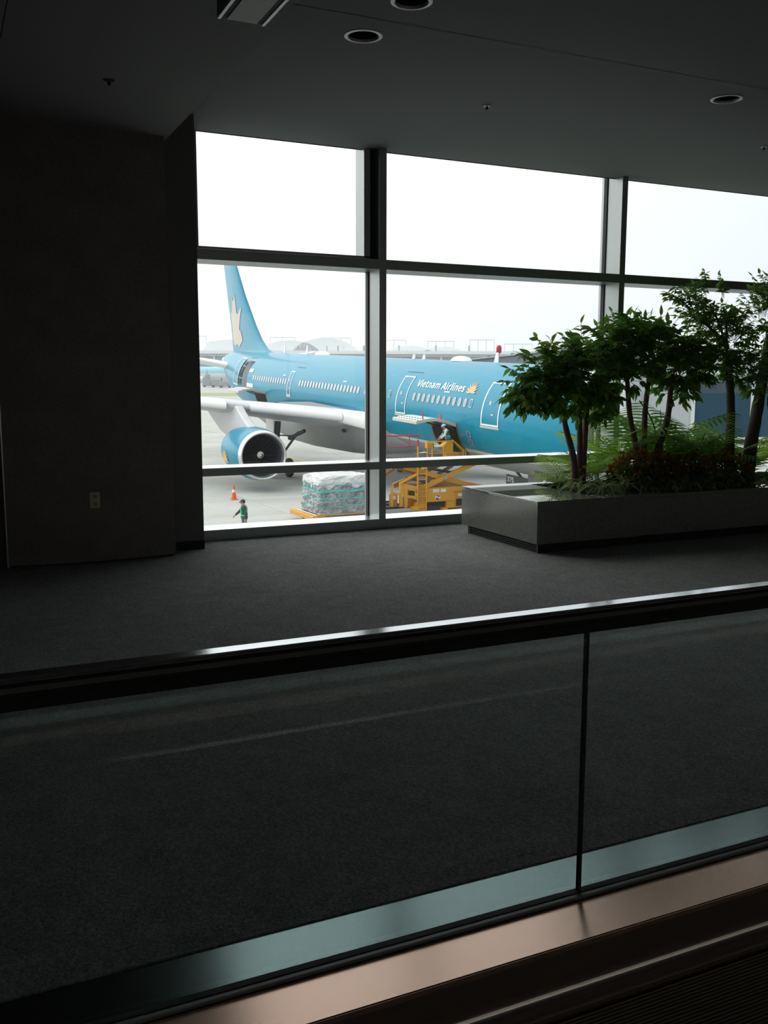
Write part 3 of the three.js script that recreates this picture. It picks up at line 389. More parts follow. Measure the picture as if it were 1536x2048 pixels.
obj('satcom_dome', new THREE.SphereGeometry(1, 20, 10, 0, Math.PI * 2, 0, Math.PI / 2).scale(1.3, 0.28, 0.35).translate(-25.3, 2.8, 0), P.white, plane);
for (const [s, h] of [[1.2, 0.55], [28.4, 0.75], [33.4, 0.7], [9.3, 0.3], [10.6, 0.3]]) { const sh = new THREE.Shape([[0, 0], [0.42, 0], [0.2, h], [0.02, h]].map((p) => new THREE.Vector2(...p))); obj('blade_antenna', new THREE.ExtrudeGeometry(sh, { depth: 0.06, bevelEnabled: false }).rotateY(Math.PI).translate(-s + 0.2, 2.8, 0.03), P.white, plane); }
// forward cargo door, hinged at its top edge and swung out level; the aft one likewise
function cargoDoor(s0, s1, n0, u0, len, drop) {
  const top = (s, f) => A(s, n0 + len * f, u0 + 0.13 * Math.sin(f * Math.PI) * 2.1 - drop * f * f), g = (o) => grid(6, 10, (u, v) => { const q = top(lerp(s0, s1, u), v); q.y -= o; return q; });
  const d = obj('cargo_door', [g(0)], std([0.62, 0.70, 0.72], 0.3), plane);
  obj('door_inner', [g(0.16)], std([0.5, 0.43, 0.34], 0.6), d);
  obj('door_edge', [0, 1].map((k) => grid(10, 1, (u, v) => { const q = top(k ? s1 : s0, u); q.y -= 0.16 * v; return q; })).concat([grid(6, 1, (u, v) => { const q = top(lerp(s0, s1, u), 1); q.y -= 0.16 * v; return q; })]), std([0.55, 0.5, 0.42], 0.6), d);
  for (let i = 0; i < 9; i++) for (const r of [0.93, 0.8]) { const q = top(lerp(s0 + 0.15, s1 - 0.15, i / 8), r); obj('latch', box(q.x - 0.05, q.x + 0.05, q.y - 0.01, q.y + 0.02, q.z - 0.035, q.z + 0.035), P.dark, d); }
  for (const s of [s0 + 0.5, s1 - 0.5]) obj('hinge_arm', rod(fus(s, rad(-16), -0.15), top(s, 0.55).add(V(0, -0.15, 0)), 0.05), P.strut, d);
  return d;
}
{ const d = cargoDoor(0.6, 3.3, 2.74, -0.43, 2.45, -0.2), f = obj('flag', [box(-1.0, -0.93, -0.2, 0.22, 4.6, 4.64), box(-1.02, -0.84, -0.2, 0.08, 3.55, 3.59)], P.red, d); f.name = 'warning_flag'; }
cargoDoor(30.4, 33.1, 2.78, -0.3, 2.3, -0.1);
obj('doorway_seal', [patch(0.5, 0.62, -50, -8, 0.01, 1), patch(3.28, 3.4, -50, -8, 0.01, 1)], P.strut, plane);
{ // belly fairing
  const uB = table([[8, -2.6], [10, -3.05], [13, -3.6], [18, -3.95], [24, -4.15], [28, -4.1], [31.5, -3.6], [35, -2.7]]), w = table([[8, 1.65], [10, 2.56], [14, 3.1], [22, 3.2], [28, 3.1], [32, 2.86], [35, 2.5]]), uT = table([[8, -2.25], [10, -1.2], [13, -0.55], [20, -0.42], [26, -0.8], [31, -1.6], [35, -2.2]]);
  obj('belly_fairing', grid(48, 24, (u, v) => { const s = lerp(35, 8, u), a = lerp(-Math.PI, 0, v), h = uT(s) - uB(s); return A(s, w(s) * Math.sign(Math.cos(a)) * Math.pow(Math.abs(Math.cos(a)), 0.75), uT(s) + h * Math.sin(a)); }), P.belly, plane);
  obj('inlet_scoop', [new THREE.SphereGeometry(0.4, 14, 10).scale(1, 0.6, 0.5).translate(-10.5, -1.75, 2.86), new THREE.SphereGeometry(0.25, 14, 10).scale(1.3, 0.5, 0.4).translate(-14.5, -2.0, 3.02)], P.dark, plane);
  obj('fairing_panel_line', grid(10, 1, (u, v) => A(lerp(9.2, 13.4, u), 2.9 + 0.32 * u, lerp(-1.15, -0.62, u) + (v - 0.5) * 0.06)), P.strut, plane);
}
// lifting surfaces: closed lofts between aerofoil sections {le, te, t}
function foil(secs, k = 9) {
  const prof = []; for (let i = 0; i <= k; i++) { const x = 0.5 * (1 + Math.cos(Math.PI * i / k)); prof.push([x, 1]); } for (let i = 1; i < k; i++) { const x = 0.5 * (1 - Math.cos(Math.PI * i / k)); prof.push([x, -1]); }
  const yt = (x) => 5 * (0.2969 * Math.sqrt(x) - 0.126 * x - 0.3516 * x * x + 0.2843 * x ** 3 - 0.1036 * x ** 4), p = [], ix = [], n = prof.length;
  for (const { le, te, t, nrm } of secs) for (const [x, sg] of prof) { const q = le.clone().lerp(te, x).addScaledVector(nrm ?? V(0, 1, 0), sg * yt(x) * t); p.push(q.x, q.y, q.z); }
  for (let i = 0; i < secs.length - 1; i++) for (let j = 0; j < n; j++) { const a = i * n + j, b = i * n + (j + 1) % n, c = a + n, d = b + n; ix.push(a, b, c, b, d, c); }
  for (const e of [0, secs.length - 1]) for (let j = 1; j < n - 1; j++) ix.push(e * n, e * n + j, e * n + j + 1);
  const g = new THREE.BufferGeometry(); g.setAttribute('position', new THREE.Float32BufferAttribute(p, 3)); g.setIndex(ix); g.computeVertexNormals(); return g;
}
const leW = (n) => A(13.2 + 0.64 * (n - 3.6), n, -0.98 + 0.088 * (n - 3.6)), chord = (n) => n < 9.4 ? lerp(11.2, 7.2, (n - 2.5) / 6.9) : lerp(7.2, 2.3, (n - 9.4) / 20);
for (const sg of [1, -1]) {
  const fl = (q) => sg > 0 ? q : V(q.x, q.y, -q.z), sec = (n, f0, f1, t, dy = 0) => { const l = leW(n), c = chord(n); return { le: fl(l.clone().add(V(-f0 * c, -0.07 * f0 * c + dy, 0))), te: fl(l.clone().add(V(-f1 * c, -0.07 * f1 * c + dy, 0))), t }; };
  obj('wing', foil([sec(2.2, 0.02, 1, 1.35), sec(9.4, 0.02, 1, 0.95), sec(20, 0.02, 1, 0.5), sec(29, 0.02, 1, 0.25)]), P.grey, plane);
  const slat = (n) => { const l = leW(n); return { le: fl(l.clone().add(V(0.12, -0.06, 0))), te: fl(l.clone().add(V(-1.5, 0.16, 0))), t: n < 12 ? 0.62 : 0.45 }; };
  obj('slat', foil([slat(3.7), slat(8.75)]), P.white, plane); obj('slat', foil([slat(10.15), slat(18)]), P.white, plane); obj('slat', foil([slat(18.1), slat(28.5)]), P.white, plane);
  obj('root_fairing', foil([{ le: fl(A(9.4, 2.7, -1.25)), te: fl(A(16, 2.9, -0.85)), t: 1.1 }, { le: fl(A(13.0, 3.66, -1.02)), te: fl(A(16.5, 3.66, -0.85)), t: 0.85 }]), P.white, plane);
  obj('tailplane', foil([{ le: fl(A(43.6, 0.7, 1.38)), te: fl(A(49.2, 0.7, 1.3)), t: 0.7 }, { le: fl(A(45.6, 3.8, 1.93)), te: fl(A(49.9, 3.8, 1.88)), t: 0.55 }, { le: fl(A(49.1, 9.4, 2.75)), te: fl(A(51.2, 9.4, 2.7)), t: 0.25 }]), P.white, plane);
  // engine: pylon, cowl, lip, duct, fan, spinner, core
  const ec = A(12.27, 9.37 * sg, -3.22), lathe = (pts) => new THREE.LatheGeometry(pts.map((p) => new THREE.Vector2(...p)), 48).rotateZ(-Math.PI / 2).translate(ec.x, ec.y, ec.z);
  const e = obj('engine', lathe([[1.545, -0.34], [1.60, -0.7], [1.645, -1.3], [1.63, -2.2], [1.56, -3.1], [1.46, -3.9], [1.40, -4.3], [1.32, -4.3], [1.3, -3.2]]), P.blue, plane);
  obj('inlet_lip', lathe([[1.30, -0.42], [1.305, -0.25], [1.34, -0.1], [1.395, -0.02], [1.44, 0], [1.48, -0.04], [1.525, -0.18], [1.55, -0.34], [1.55, -0.36]]), P.silver, e);
  obj('inlet_duct', lathe([[1.30, -0.40], [1.27, -0.8], [1.25, -1.2], [1.25, -1.35], [0, -1.35]]), std([0.035, 0.038, 0.045], 0.7), e);
  const fg = []; for (let i = 0; i < 26; i++) fg.push(grid(3, 6, (u, v) => { const r = lerp(0.36, 1.235, v), tw = lerp(0.25, 0.95, v), a = i / 26 * Math.PI * 2 + (u - 0.5) * 0.26 * Math.cos(tw); return V(ec.x - 1.12 - (u - 0.5) * 0.34 * Math.sin(tw + 0.3), ec.y + r * Math.sin(a), ec.z + r * Math.cos(a)); }));
  obj('fan', fg, std([0.01, 0.011, 0.016], 0.5, 0.2), e);
  const sp = obj('spinner', lathe([[0, -0.45], [0.1, -0.5], [0.25, -0.72], [0.38, -1.1], [0.38, -1.15]]), P.dark, e);
  obj('spinner_cap', lathe([[0, -0.435], [0.09, -0.48], [0.215, -0.655]]), std([0.7, 0.68, 0.6], 0.5), sp);
  obj('spiral_mark', tube([0, 1, 2, 3, 4, 5].map((k) => { const a = k * 0.8 + 1.2, r = 0.015 + k * 0.022; return V(ec.x - 0.415 - r * 0.9, ec.y + r * Math.sin(a), ec.z + r * Math.cos(a)); }), 0.05, 16, 6), P.dark, sp);
  obj('core_nozzle', lathe([[0.95, -3.3], [0.85, -4.6], [0.62, -5.6], [0.55, -5.6], [0.35, -5.4], [0.08, -6.4], [0, -6.4]]), P.strut, e);
  if (sg > 0) { const g = new THREE.ShapeGeometry(lotus(0.75), 5), p = g.attributes.position; for (let i = 0; i < p.count; i++) { const a = (p.getY(i) - 0.42) / 1.65, x = p.getX(i), r = 1.665; p.setXYZ(i, ec.x - 2.75 + x, ec.y + r * Math.sin(a - 0.12), ec.z + r * Math.cos(a - 0.12)); } g.computeVertexNormals(); obj('lotus_emblem', g, P.gold, e); }
  const ps = new THREE.Shape([[14.3, -1.72], [15.2, -1.42], [16.4, -0.9], [17.0, -0.55], [19, -0.6], [23.6, -1.05], [23.2, -1.25], [20.2, -2.3], [17.5, -2.7], [14.5, -2.2]].map(([s, u]) => new THREE.Vector2(-s, u)));
  obj('pylon', new THREE.ExtrudeGeometry(ps, { depth: 0.3, bevelEnabled: true, bevelSize: 0.1, bevelThickness: 0.14, bevelSegments: 3 }).translate(0, 0, 9.37 * sg - 0.15), P.grey, plane);
  // main gear
  const gu = -5.86, g = obj('landing_gear', [rod(A(21.6, 5.0 * sg, -1.9), A(21.6, 5.2 * sg, gu + 0.75), 0.24, 0.17), rod(A(21.7, 5.1 * sg, gu + 0.9), A(20.4, 3.9 * sg, -2.6), 0.09), rod(A(20.9, 4.4 * sg, -3.1), A(19.7, 3.7 * sg, -2.45), 0.14), rod(A(21.5, 5 * sg, -2.9), A(20.6, 4.1 * sg, -2.9), 0.05)], P.strut, plane);
  obj('bogie_beam', rod(A(20.5, 5.2 * sg, gu + 0.75), A(22.7, 5.2 * sg, gu + 0.7), 0.16), P.strut, g);
  for (const ds of [20.6, 22.6]) for (const dn of [-0.7, 0.7]) { const w = obj('wheel', new THREE.TorusGeometry(0.46, 0.23, 12, 28).translate(-ds, gu + 0.7, (5.2 + dn) * sg), P.tyre, g); obj('hub', new THREE.CylinderGeometry(0.3, 0.3, 0.36, 20).rotateX(Math.PI / 2).translate(-ds, gu + 0.7, (5.2 + dn) * sg), P.grey, w); }
  obj('gear_door', box(-22.5, -20.9, -3.55, -1.75, 5.55 * sg - 0.03, 5.55 * sg + 0.03), P.white, g);
}
{ // fin with the big lotus
  const fs = [[2.5, 34.9, 47.3], [3.1, 37.6, 47.45], [3.9, 39.2, 47.65], [5.2, 40.85, 48.0], [8, 43.85, 49.1], [12.1, 47.4, 50.6]].map(([u, a, b]) => ({ le: A(a, 0, u), te: A(b, 0, u), t: u < 3 ? 1.15 : lerp(0.9, 0.4, (u - 3) / 9), nrm: V(0, 0, 1) }));
  const f = obj('fin', foil(fs), P.blue, plane), yt = (x) => 5 * (0.2969 * Math.sqrt(x) - 0.126 * x - 0.3516 * x * x + 0.2843 * x ** 3 - 0.1036 * x ** 4);
  const tip = [[47.0, 8.0], [46.7, 7.5], [46.35, 7.6], [46.04, 8.3], [45.8, 7.67], [45.48, 6.94], [45.27, 6.34], [44.83, 6.24], [44.24, 6.73], [43.8, 6.75], [44.04, 6.05], [44.34, 5.24], [44.43, 4.75], [43.99, 4.7], [43.43, 4.03], [43.36, 3.76], [44.02, 3.48], [44.6, 3.16], [45.04, 3.34], [45.48, 3.47], [46.2, 3.26], [46.9, 3.55], [47.2, 4.0], [47.2, 4.67], [47.5, 5.65], [47.7, 6.5], [47.2, 6.38], [47.0, 7.25]];
  for (const sd of [1, -1]) { const g0 = new THREE.ShapeGeometry(new THREE.Shape(tip.map((p) => new THREE.Vector2(...p)))).toNonIndexed(), tris = []; const src = g0.attributes.position, split = (a, b, c, d) => { if (!d) { tris.push(a, b, c); return; } const m = (p, q) => [(p[0] + q[0]) / 2, (p[1] + q[1]) / 2], ab = m(a, b), bc = m(b, c), ca = m(c, a); split(a, ab, ca, d - 1); split(ab, b, bc, d - 1); split(ca, bc, c, d - 1); split(ab, bc, ca, d - 1); }; for (let i = 0; i < src.count; i += 3) split(...[0, 1, 2].map((k) => [src.getX(i + k), src.getY(i + k)]), 3);
    const p = [], at = (u) => { let i = 0; while (i < fs.length - 2 && u > fs[i + 1].le.y) i++; const q = (u - fs[i].le.y) / (fs[i + 1].le.y - fs[i].le.y); return [lerp(-fs[i].le.x, -fs[i + 1].le.x, q), lerp(-fs[i].te.x, -fs[i + 1].te.x, q), lerp(fs[i].t, fs[i + 1].t, q)]; };
    for (const [s, u] of tris) { const [a, b, t] = at(u), x = clamp((s - a) / (b - a), 0, 1), q = A(s, sd * (yt(x) * t + 0.025), u); p.push(q.x, q.y, q.z); } const g = new THREE.BufferGeometry(); g.setAttribute('position', new THREE.Float32BufferAttribute(p, 3)); g.computeVertexNormals(); obj('lotus_emblem', g, P.lotus, f); }
  obj('tail_cone_tip', new THREE.SphereGeometry(0.28, 16, 12).scale(1.6, 1, 0.8).translate(-50.3, 1.86, 0), P.white, plane);
}
{ // nose gear with its numbered door
  const gu = -4.85, g = obj('nose_gear', [rod(A(-2.6, 0, -2.6), A(-2.75, 0, gu + 0.5), 0.16, 0.11), rod(A(-2.7, 0, gu + 1.1), A(-0.9, 0, -2.7), 0.07)], P.strut, plane);
  for (const n of [-0.36, 0.36]) obj('wheel', new THREE.TorusGeometry(0.36, 0.17, 12, 26).translate(2.75, gu + 0.53, n), P.tyre, g);
  const d = obj('gear_door', box(1.0, 2.9, -3.85, -2.98, 0.5, 0.54), std([0.06, 0.075, 0.085], 0.5), g); obj('gear_door', box(2.95, 4.2, -3.6, -2.6, 0.5, 0.54), std([0.16, 0.17, 0.18], 0.5), g);
  const t = new THREE.ShapeGeometry(font.generateShapes('375', 0.27), 4).translate(1.1, -3.36, 0.546); obj('door_number', t, P.white, d);
}

// ---------------------------------------------------------------- cargo loader at the forward hold
const Y = { yel: std([0.60, 0.285, 0.012], 0.45), yel2: std([0.50, 0.22, 0.014], 0.5), steel: std([0.42, 0.42, 0.42], 0.4, 0.7), dark: std([0.03, 0.035, 0.04], 0.7), black: std([0.02, 0.02, 0.02], 0.9), plate: std([0.7, 0.72, 0.7], 0.5), red: std([0.5, 0.02, 0.06], 0.5), rubber: std([0.025, 0.025, 0.025], 0.9) };
function canvasTex(w, h, draw) { const c = document.createElement('canvas'); c.width = w; c.height = h; draw(c.getContext('2d'), w, h); const t = new THREE.CanvasTexture(c); t.colorSpace = THREE.SRGBColorSpace; t.magFilter = THREE.LinearFilter; return t; }
{
  const o = gse(-0.5, 5.2), t = thing('cargo_loader', 'yellow scissor-lift cargo loader raised to the open front hold', 'cargo loader', [o.x, o.y, o.z], turnGse);
  const part = (n, g, m = Y.yel, p = t) => obj(n, g, m, p);
  // chassis
  const body = part('chassis', [rbox(0, 3.6, 0.7, 1.42, -3.0, 0, 0.03), rbox(1.25, 2.6, 0.32, 0.72, -0.9, -0.02, 0.03)]);
  part('underbody', [box(0.05, 1.25, 0.15, 0.7, -2.9, -0.25), box(1.25, 3.5, 0.3, 0.7, -2.9, -0.9)], Y.dark);
  part('side_skirt', rbox(1.0, 1.3, 0.16, 0.36, -0.8, 0.02, 0.02), Y.yel, body);
  part('access_panel', rbox(1.72, 2.36, 0.34, 1.16, -0.04, 0.015, 0.01), Y.yel2, body);
  part('grille', [box(1.8, 2.22, 0.42, 0.8, 0.01, 0.03), ...[0, 1, 2, 3, 4, 5].map((k) => box(1.8, 2.22, 0.44 + k * 0.062, 0.455 + k * 0.062, 0.03, 0.045))], Y.dark, body);
  part('seam', box(1.62, 2.6, 1.17, 1.19, 0.0, 0.012), Y.dark, body);
  const lbl = (x, y, w, h, txt, p = body, z = 0.012) => { const m = std('#ffffff', 0.5); m.map = canvasTex(128, 56, (c, W, H) => { c.fillStyle = '#dfe4e2'; c.fillRect(0, 0, W, H); c.fillStyle = '#6b6f70'; for (const [a, b, d] of txt) c.fillRect(a * W, 0.36 * H, b * W, d * H); }); return part('label_plate', new THREE.BoxGeometry(w, h, 0.01).translate(x, y, z), m, p); };
  lbl(0.58, 1.28, 0.36, 0.15, [[0.1, 0.08, 0.3], [0.22, 0.12, 0.3], [0.5, 0.18, 0.3], [0.72, 0.12, 0.3]]); lbl(1.02, 1.28, 0.3, 0.16, [[0.15, 0.7, 0.08]]); lbl(2.12, 1.0, 0.4, 0.13, [[0.2, 0.1, 0.3], [0.4, 0.14, 0.3], [0.62, 0.2, 0.3]]);
  { const m = std('#ffffff', 0.45); m.map = canvasTex(256, 256, (c) => { c.fillStyle = '#f2f2f2'; c.fillRect(0, 0, 256, 256); c.translate(128, 128); c.beginPath(); c.arc(0, 0, 122, 0, 7); c.clip(); c.rotate(-0.45); c.fillStyle = '#1c2f86'; c.fillRect(-128, -128, 256, 256); c.fillStyle = '#d3222b'; c.beginPath(); c.arc(0, 0, 124, Math.PI, 0); c.arc(62, 0, 62, 0, Math.PI); c.arc(-62, 0, 62, 0, Math.PI, true); c.fill(); c.strokeStyle = '#f4f4f4'; c.lineWidth = 40; c.beginPath(); c.arc(62, 0, 62, 0.1, Math.PI); c.stroke(); c.beginPath(); c.arc(-62, 0, 62, Math.PI + 0.1, Math.PI * 2); c.stroke(); }); const g = new THREE.CylinderGeometry(0.145, 0.145, 0.014, 36).rotateX(Math.PI / 2).translate(0.69, 0.93, 0.008); g.attributes.uv; const p = g.attributes.position, u = g.attributes.uv; for (let i = 0; i < p.count; i++) u.setXY(i, (p.getX(i) - 0.69) / 0.29 + 0.5, (p.getY(i) - 0.93) / 0.29 + 0.5); part('round_emblem', g, m, body); }
  part('lamp', new THREE.SphereGeometry(0.05, 12, 8).translate(2.45, 1.36, 0.0), Y.plate, body);
  for (const x of [0.6, 2.9]) for (const z of [-0.55, -2.6]) { const w = part('wheel', new THREE.CylinderGeometry(0.38, 0.38, 0.3, 24).rotateX(Math.PI / 2).translate(x, 0.38, z), Y.rubber); part('hub', new THREE.CylinderGeometry(0.18, 0.18, 0.32, 16).rotateX(Math.PI / 2).translate(x, 0.38, z), Y.steel, w); }
  // scissor arms
  for (const z of [-0.18, -2.7]) { part('scissor_arm', beam(V(-0.5, 1.3, z), V(3.5, 2.78, z), 0.12, 0.24)); part('scissor_arm', beam(V(-1.1, 2.55, z - 0.16), V(3.3, 1.3, z - 0.16), 0.12, 0.24)); part('pivot_pin', new THREE.CylinderGeometry(0.1, 0.1, 0.4, 16).rotateX(Math.PI / 2).translate(1.2, 1.92, z - 0.08), Y.steel); }
  for (const x of [0.3, 1.6, 2.7]) part('cross_tube', rod(V(x, 1.58 + x * 0.37, -0.2), V(x, 1.58 + x * 0.37, -2.7), 0.07), Y.dark);
  part('lift_cylinder', rod(V(0.3, 1.4, -1.4), V(2.4, 2.4, -1.4), 0.09), Y.steel);
  // main platform, rollers
  const deck = part('platform', [box(-2.05, 2.45, 2.62, 2.92, -3.05, -0.02)], Y.yel2); part('deck_plate', box(-2.0, 2.42, 2.92, 2.95, -3.0, -0.1), Y.dark, deck);
  for (let k = 0; k < 18; k++) part('roller', new THREE.CylinderGeometry(0.045, 0.045, 2.3, 8).rotateX(Math.PI / 2).translate(-1.9 + k * 0.24, 2.98, -1.75), Y.dark, deck);
  // guard rails and console
  const rl = (n, pts, r = 0.028, m = Y.yel) => part(n, pts.slice(1).map((p, i) => rod(V(...pts[i]), V(...p), r, r, 8)), m);
  rl('guard_rail', [[0.05, 2.92, 0], [0.05, 3.82, 0], [1.62, 3.82, 0], [2.35, 3.25, 0], [2.35, 2.92, 0]]); rl('mid_rail', [[0.05, 3.22, 0], [2.35, 3.2, 0]], 0.022); rl('guard_rail', [[1.72, 3.86, -0.35], [2.4, 3.2, -0.35], [2.4, 2.92, -0.35]], 0.032); rl('post', [[0.34, 2.92, 0], [0.34, 3.6, 0]], 0.04); rl('post', [[1.02, 2.92, 0], [1.02, 3.6, 0]], 0.035); rl('post', [[1.16, 2.92, 0], [1.16, 3.3, 0]], 0.03);
  rl('post', [[2.2, 2.92, 0], [2.2, 3.36, 0]], 0.025); rl('stair_rail', [[1.75, 3.22, -0.05], [2.2, 2.92, -0.05]], 0.025);
  const con = part('control_console', [rbox(0.1, 0.42, 3.48, 3.76, -0.35, -0.05, 0.02)]); part('screen_panel', rbox(0.42, 0.47, 3.5, 3.74, -0.33, -0.07, 0.01), Y.dark, con);
  const cs = new THREE.Shape([[0.95, 3.48], [1.3, 3.8], [1.62, 3.8], [1.62, 2.95], [1.26, 2.95], [1.26, 3.36], [1.0, 3.4]].map((p) => new THREE.Vector2(...p))); const c2 = part('control_cabinet', new THREE.ExtrudeGeometry(cs, { depth: 0.4, bevelEnabled: true, bevelSize: 0.012, bevelThickness: 0.012, bevelSegments: 1 }).translate(0, 0, -0.48)); part('control_lever', [rod(V(1.4, 3.8, -0.25), V(1.36, 3.92, -0.25), 0.015), rod(V(1.5, 3.8, -0.35), V(1.47, 3.92, -0.35), 0.015)], Y.dark, c2); part('instrument_tray', rbox(0.6, 1.1, 3.52, 3.6, -0.45, -0.1, 0.01), Y.plate, c2);
  part('foot_plate', rbox(1.6, 2.1, 2.94, 3.06, -0.5, -0.1, 0.01), Y.yel, c2);
  // red rails round the outer half of the platform
  rl('red_rail', [[-1.95, 2.95, -1.2], [-1.95, 4.1, -1.2], [0.2, 4.07, -1.2], [0.2, 3.95, -1.2]], 0.035, Y.red); rl('red_rail', [[-1.95, 3.52, -1.2], [-0.0, 3.5, -1.2]], 0.02, Y.red); rl('red_post', [[-1.72, 4.08, -1.2], [-1.72, 3.52, -1.2]], 0.03, Y.red); rl('red_post', [[-0.35, 4.08, -1.2], [-0.35, 3.5, -1.2]], 0.025, Y.red);
  part('bumper', rbox(-2.3, -1.9, 2.85, 3.1, -1.5, -0.8, 0.05), Y.plate);
  // ladder with the red-topped post
  const lad = part('ladder_rail', rod(V(-0.55, 0.3, 0.1), V(-0.55, 3.62, 0.1), 0.045)); part('post_tip', rod(V(-0.55, 3.62, 0.1), V(-0.55, 3.95, 0.1), 0.047), Y.red, lad); part('ladder_rail', rod(V(-0.04, 0.3, 0.1), V(-0.04, 2.9, 0.1), 0.04));
  for (let k = 0; k < 9; k++) part('rung', rod(V(-0.55, 0.45 + k * 0.29, 0.1), V(-0.04, 0.45 + k * 0.29, 0.1), 0.022, 0.022, 8));
  const fs = new THREE.Shape([[-0.82, 0.1], [-0.58, 0.72], [-0.02, 0.72], [0.02, 0.1]].map((p) => new THREE.Vector2(...p))); part('ladder_foot', new THREE.ExtrudeGeometry(fs, { depth: 0.3, bevelEnabled: true, bevelSize: 0.015, bevelThickness: 0.015, bevelSegments: 1 }).translate(0, 0, -0.25)); part('ladder_panel', box(-0.5, -0.08, 0.7, 1.35, -0.02, 0.02), Y.yel2);
  // front bridge frame and low roller bed
  part('boom_tube', rod(V(-1.5, 1.76, 0), V(-0.5, 2.2, 0), 0.075)); part('boom_tube', rod(V(-1.5, 1.76, -2.6), V(-0.5, 2.2, -2.6), 0.075));
  part('upright', rbox(-1.53, -1.38, 0.55, 1.8, -0.1, 0.06, 0.015)); part('upright', rbox(-1.22, -1.1, 0.5, 1.5, -0.1, 0.06, 0.015)); part('upright', rbox(-2.02, -1.94, 0.6, 1.55, -0.1, 0.06, 0.015)); part('upright', rbox(-1.53, -1.38, 0.55, 1.8, -2.7, -2.55, 0.015));
  part('tie_bar', beam(V(-1.98, 1.3, 0), V(-1.45, 1.2, 0), 0.08, 0.12)); part('tie_bar', beam(V(-1.15, 1.08, 0), V(-0.5, 0.98, 0), 0.1, 0.14)); part('tie_bar', beam(V(-1.2, 1.5, -0.05), V(-0.5, 1.36, -0.05), 0.14, 0.12)); part('infill_panel', box(-1.12, -0.56, 0.45, 1.42, -0.35, -0.3), Y.yel2); part('infill_panel', box(-1.95, -1.5, 0.62, 1.2, -0.35, -0.3), Y.yel2); lbl(-1.72, 1.02, 0.26, 0.2, [], t, -0.29); part('hydraulic_block', rbox(-0.85, -0.6, 1.0, 1.3, -0.29, -0.1, 0.02), Y.dark);
  const bed = part('roller_bed', [box(-3.0, -0.6, 0.34, 0.42, -2.9, 0.25)], Y.steel); for (let k = 0; k < 6; k++) part('bed_rail', box(-3.0, -0.65, 0.42, 0.5, 0.2 - k * 0.6 - 0.06, 0.2 - k * 0.6), k % 2 ? Y.dark : Y.steel, bed); part('bed_stop', rbox(-0.95, -0.55, 0.36, 0.56, 0.05, 0.32, 0.02), Y.yel, bed); part('bed_frame', box(-3.0, -0.5, 0.12, 0.34, -2.8, 0.15), std([0.3, 0.2, 0.12], 0.8), bed);
}
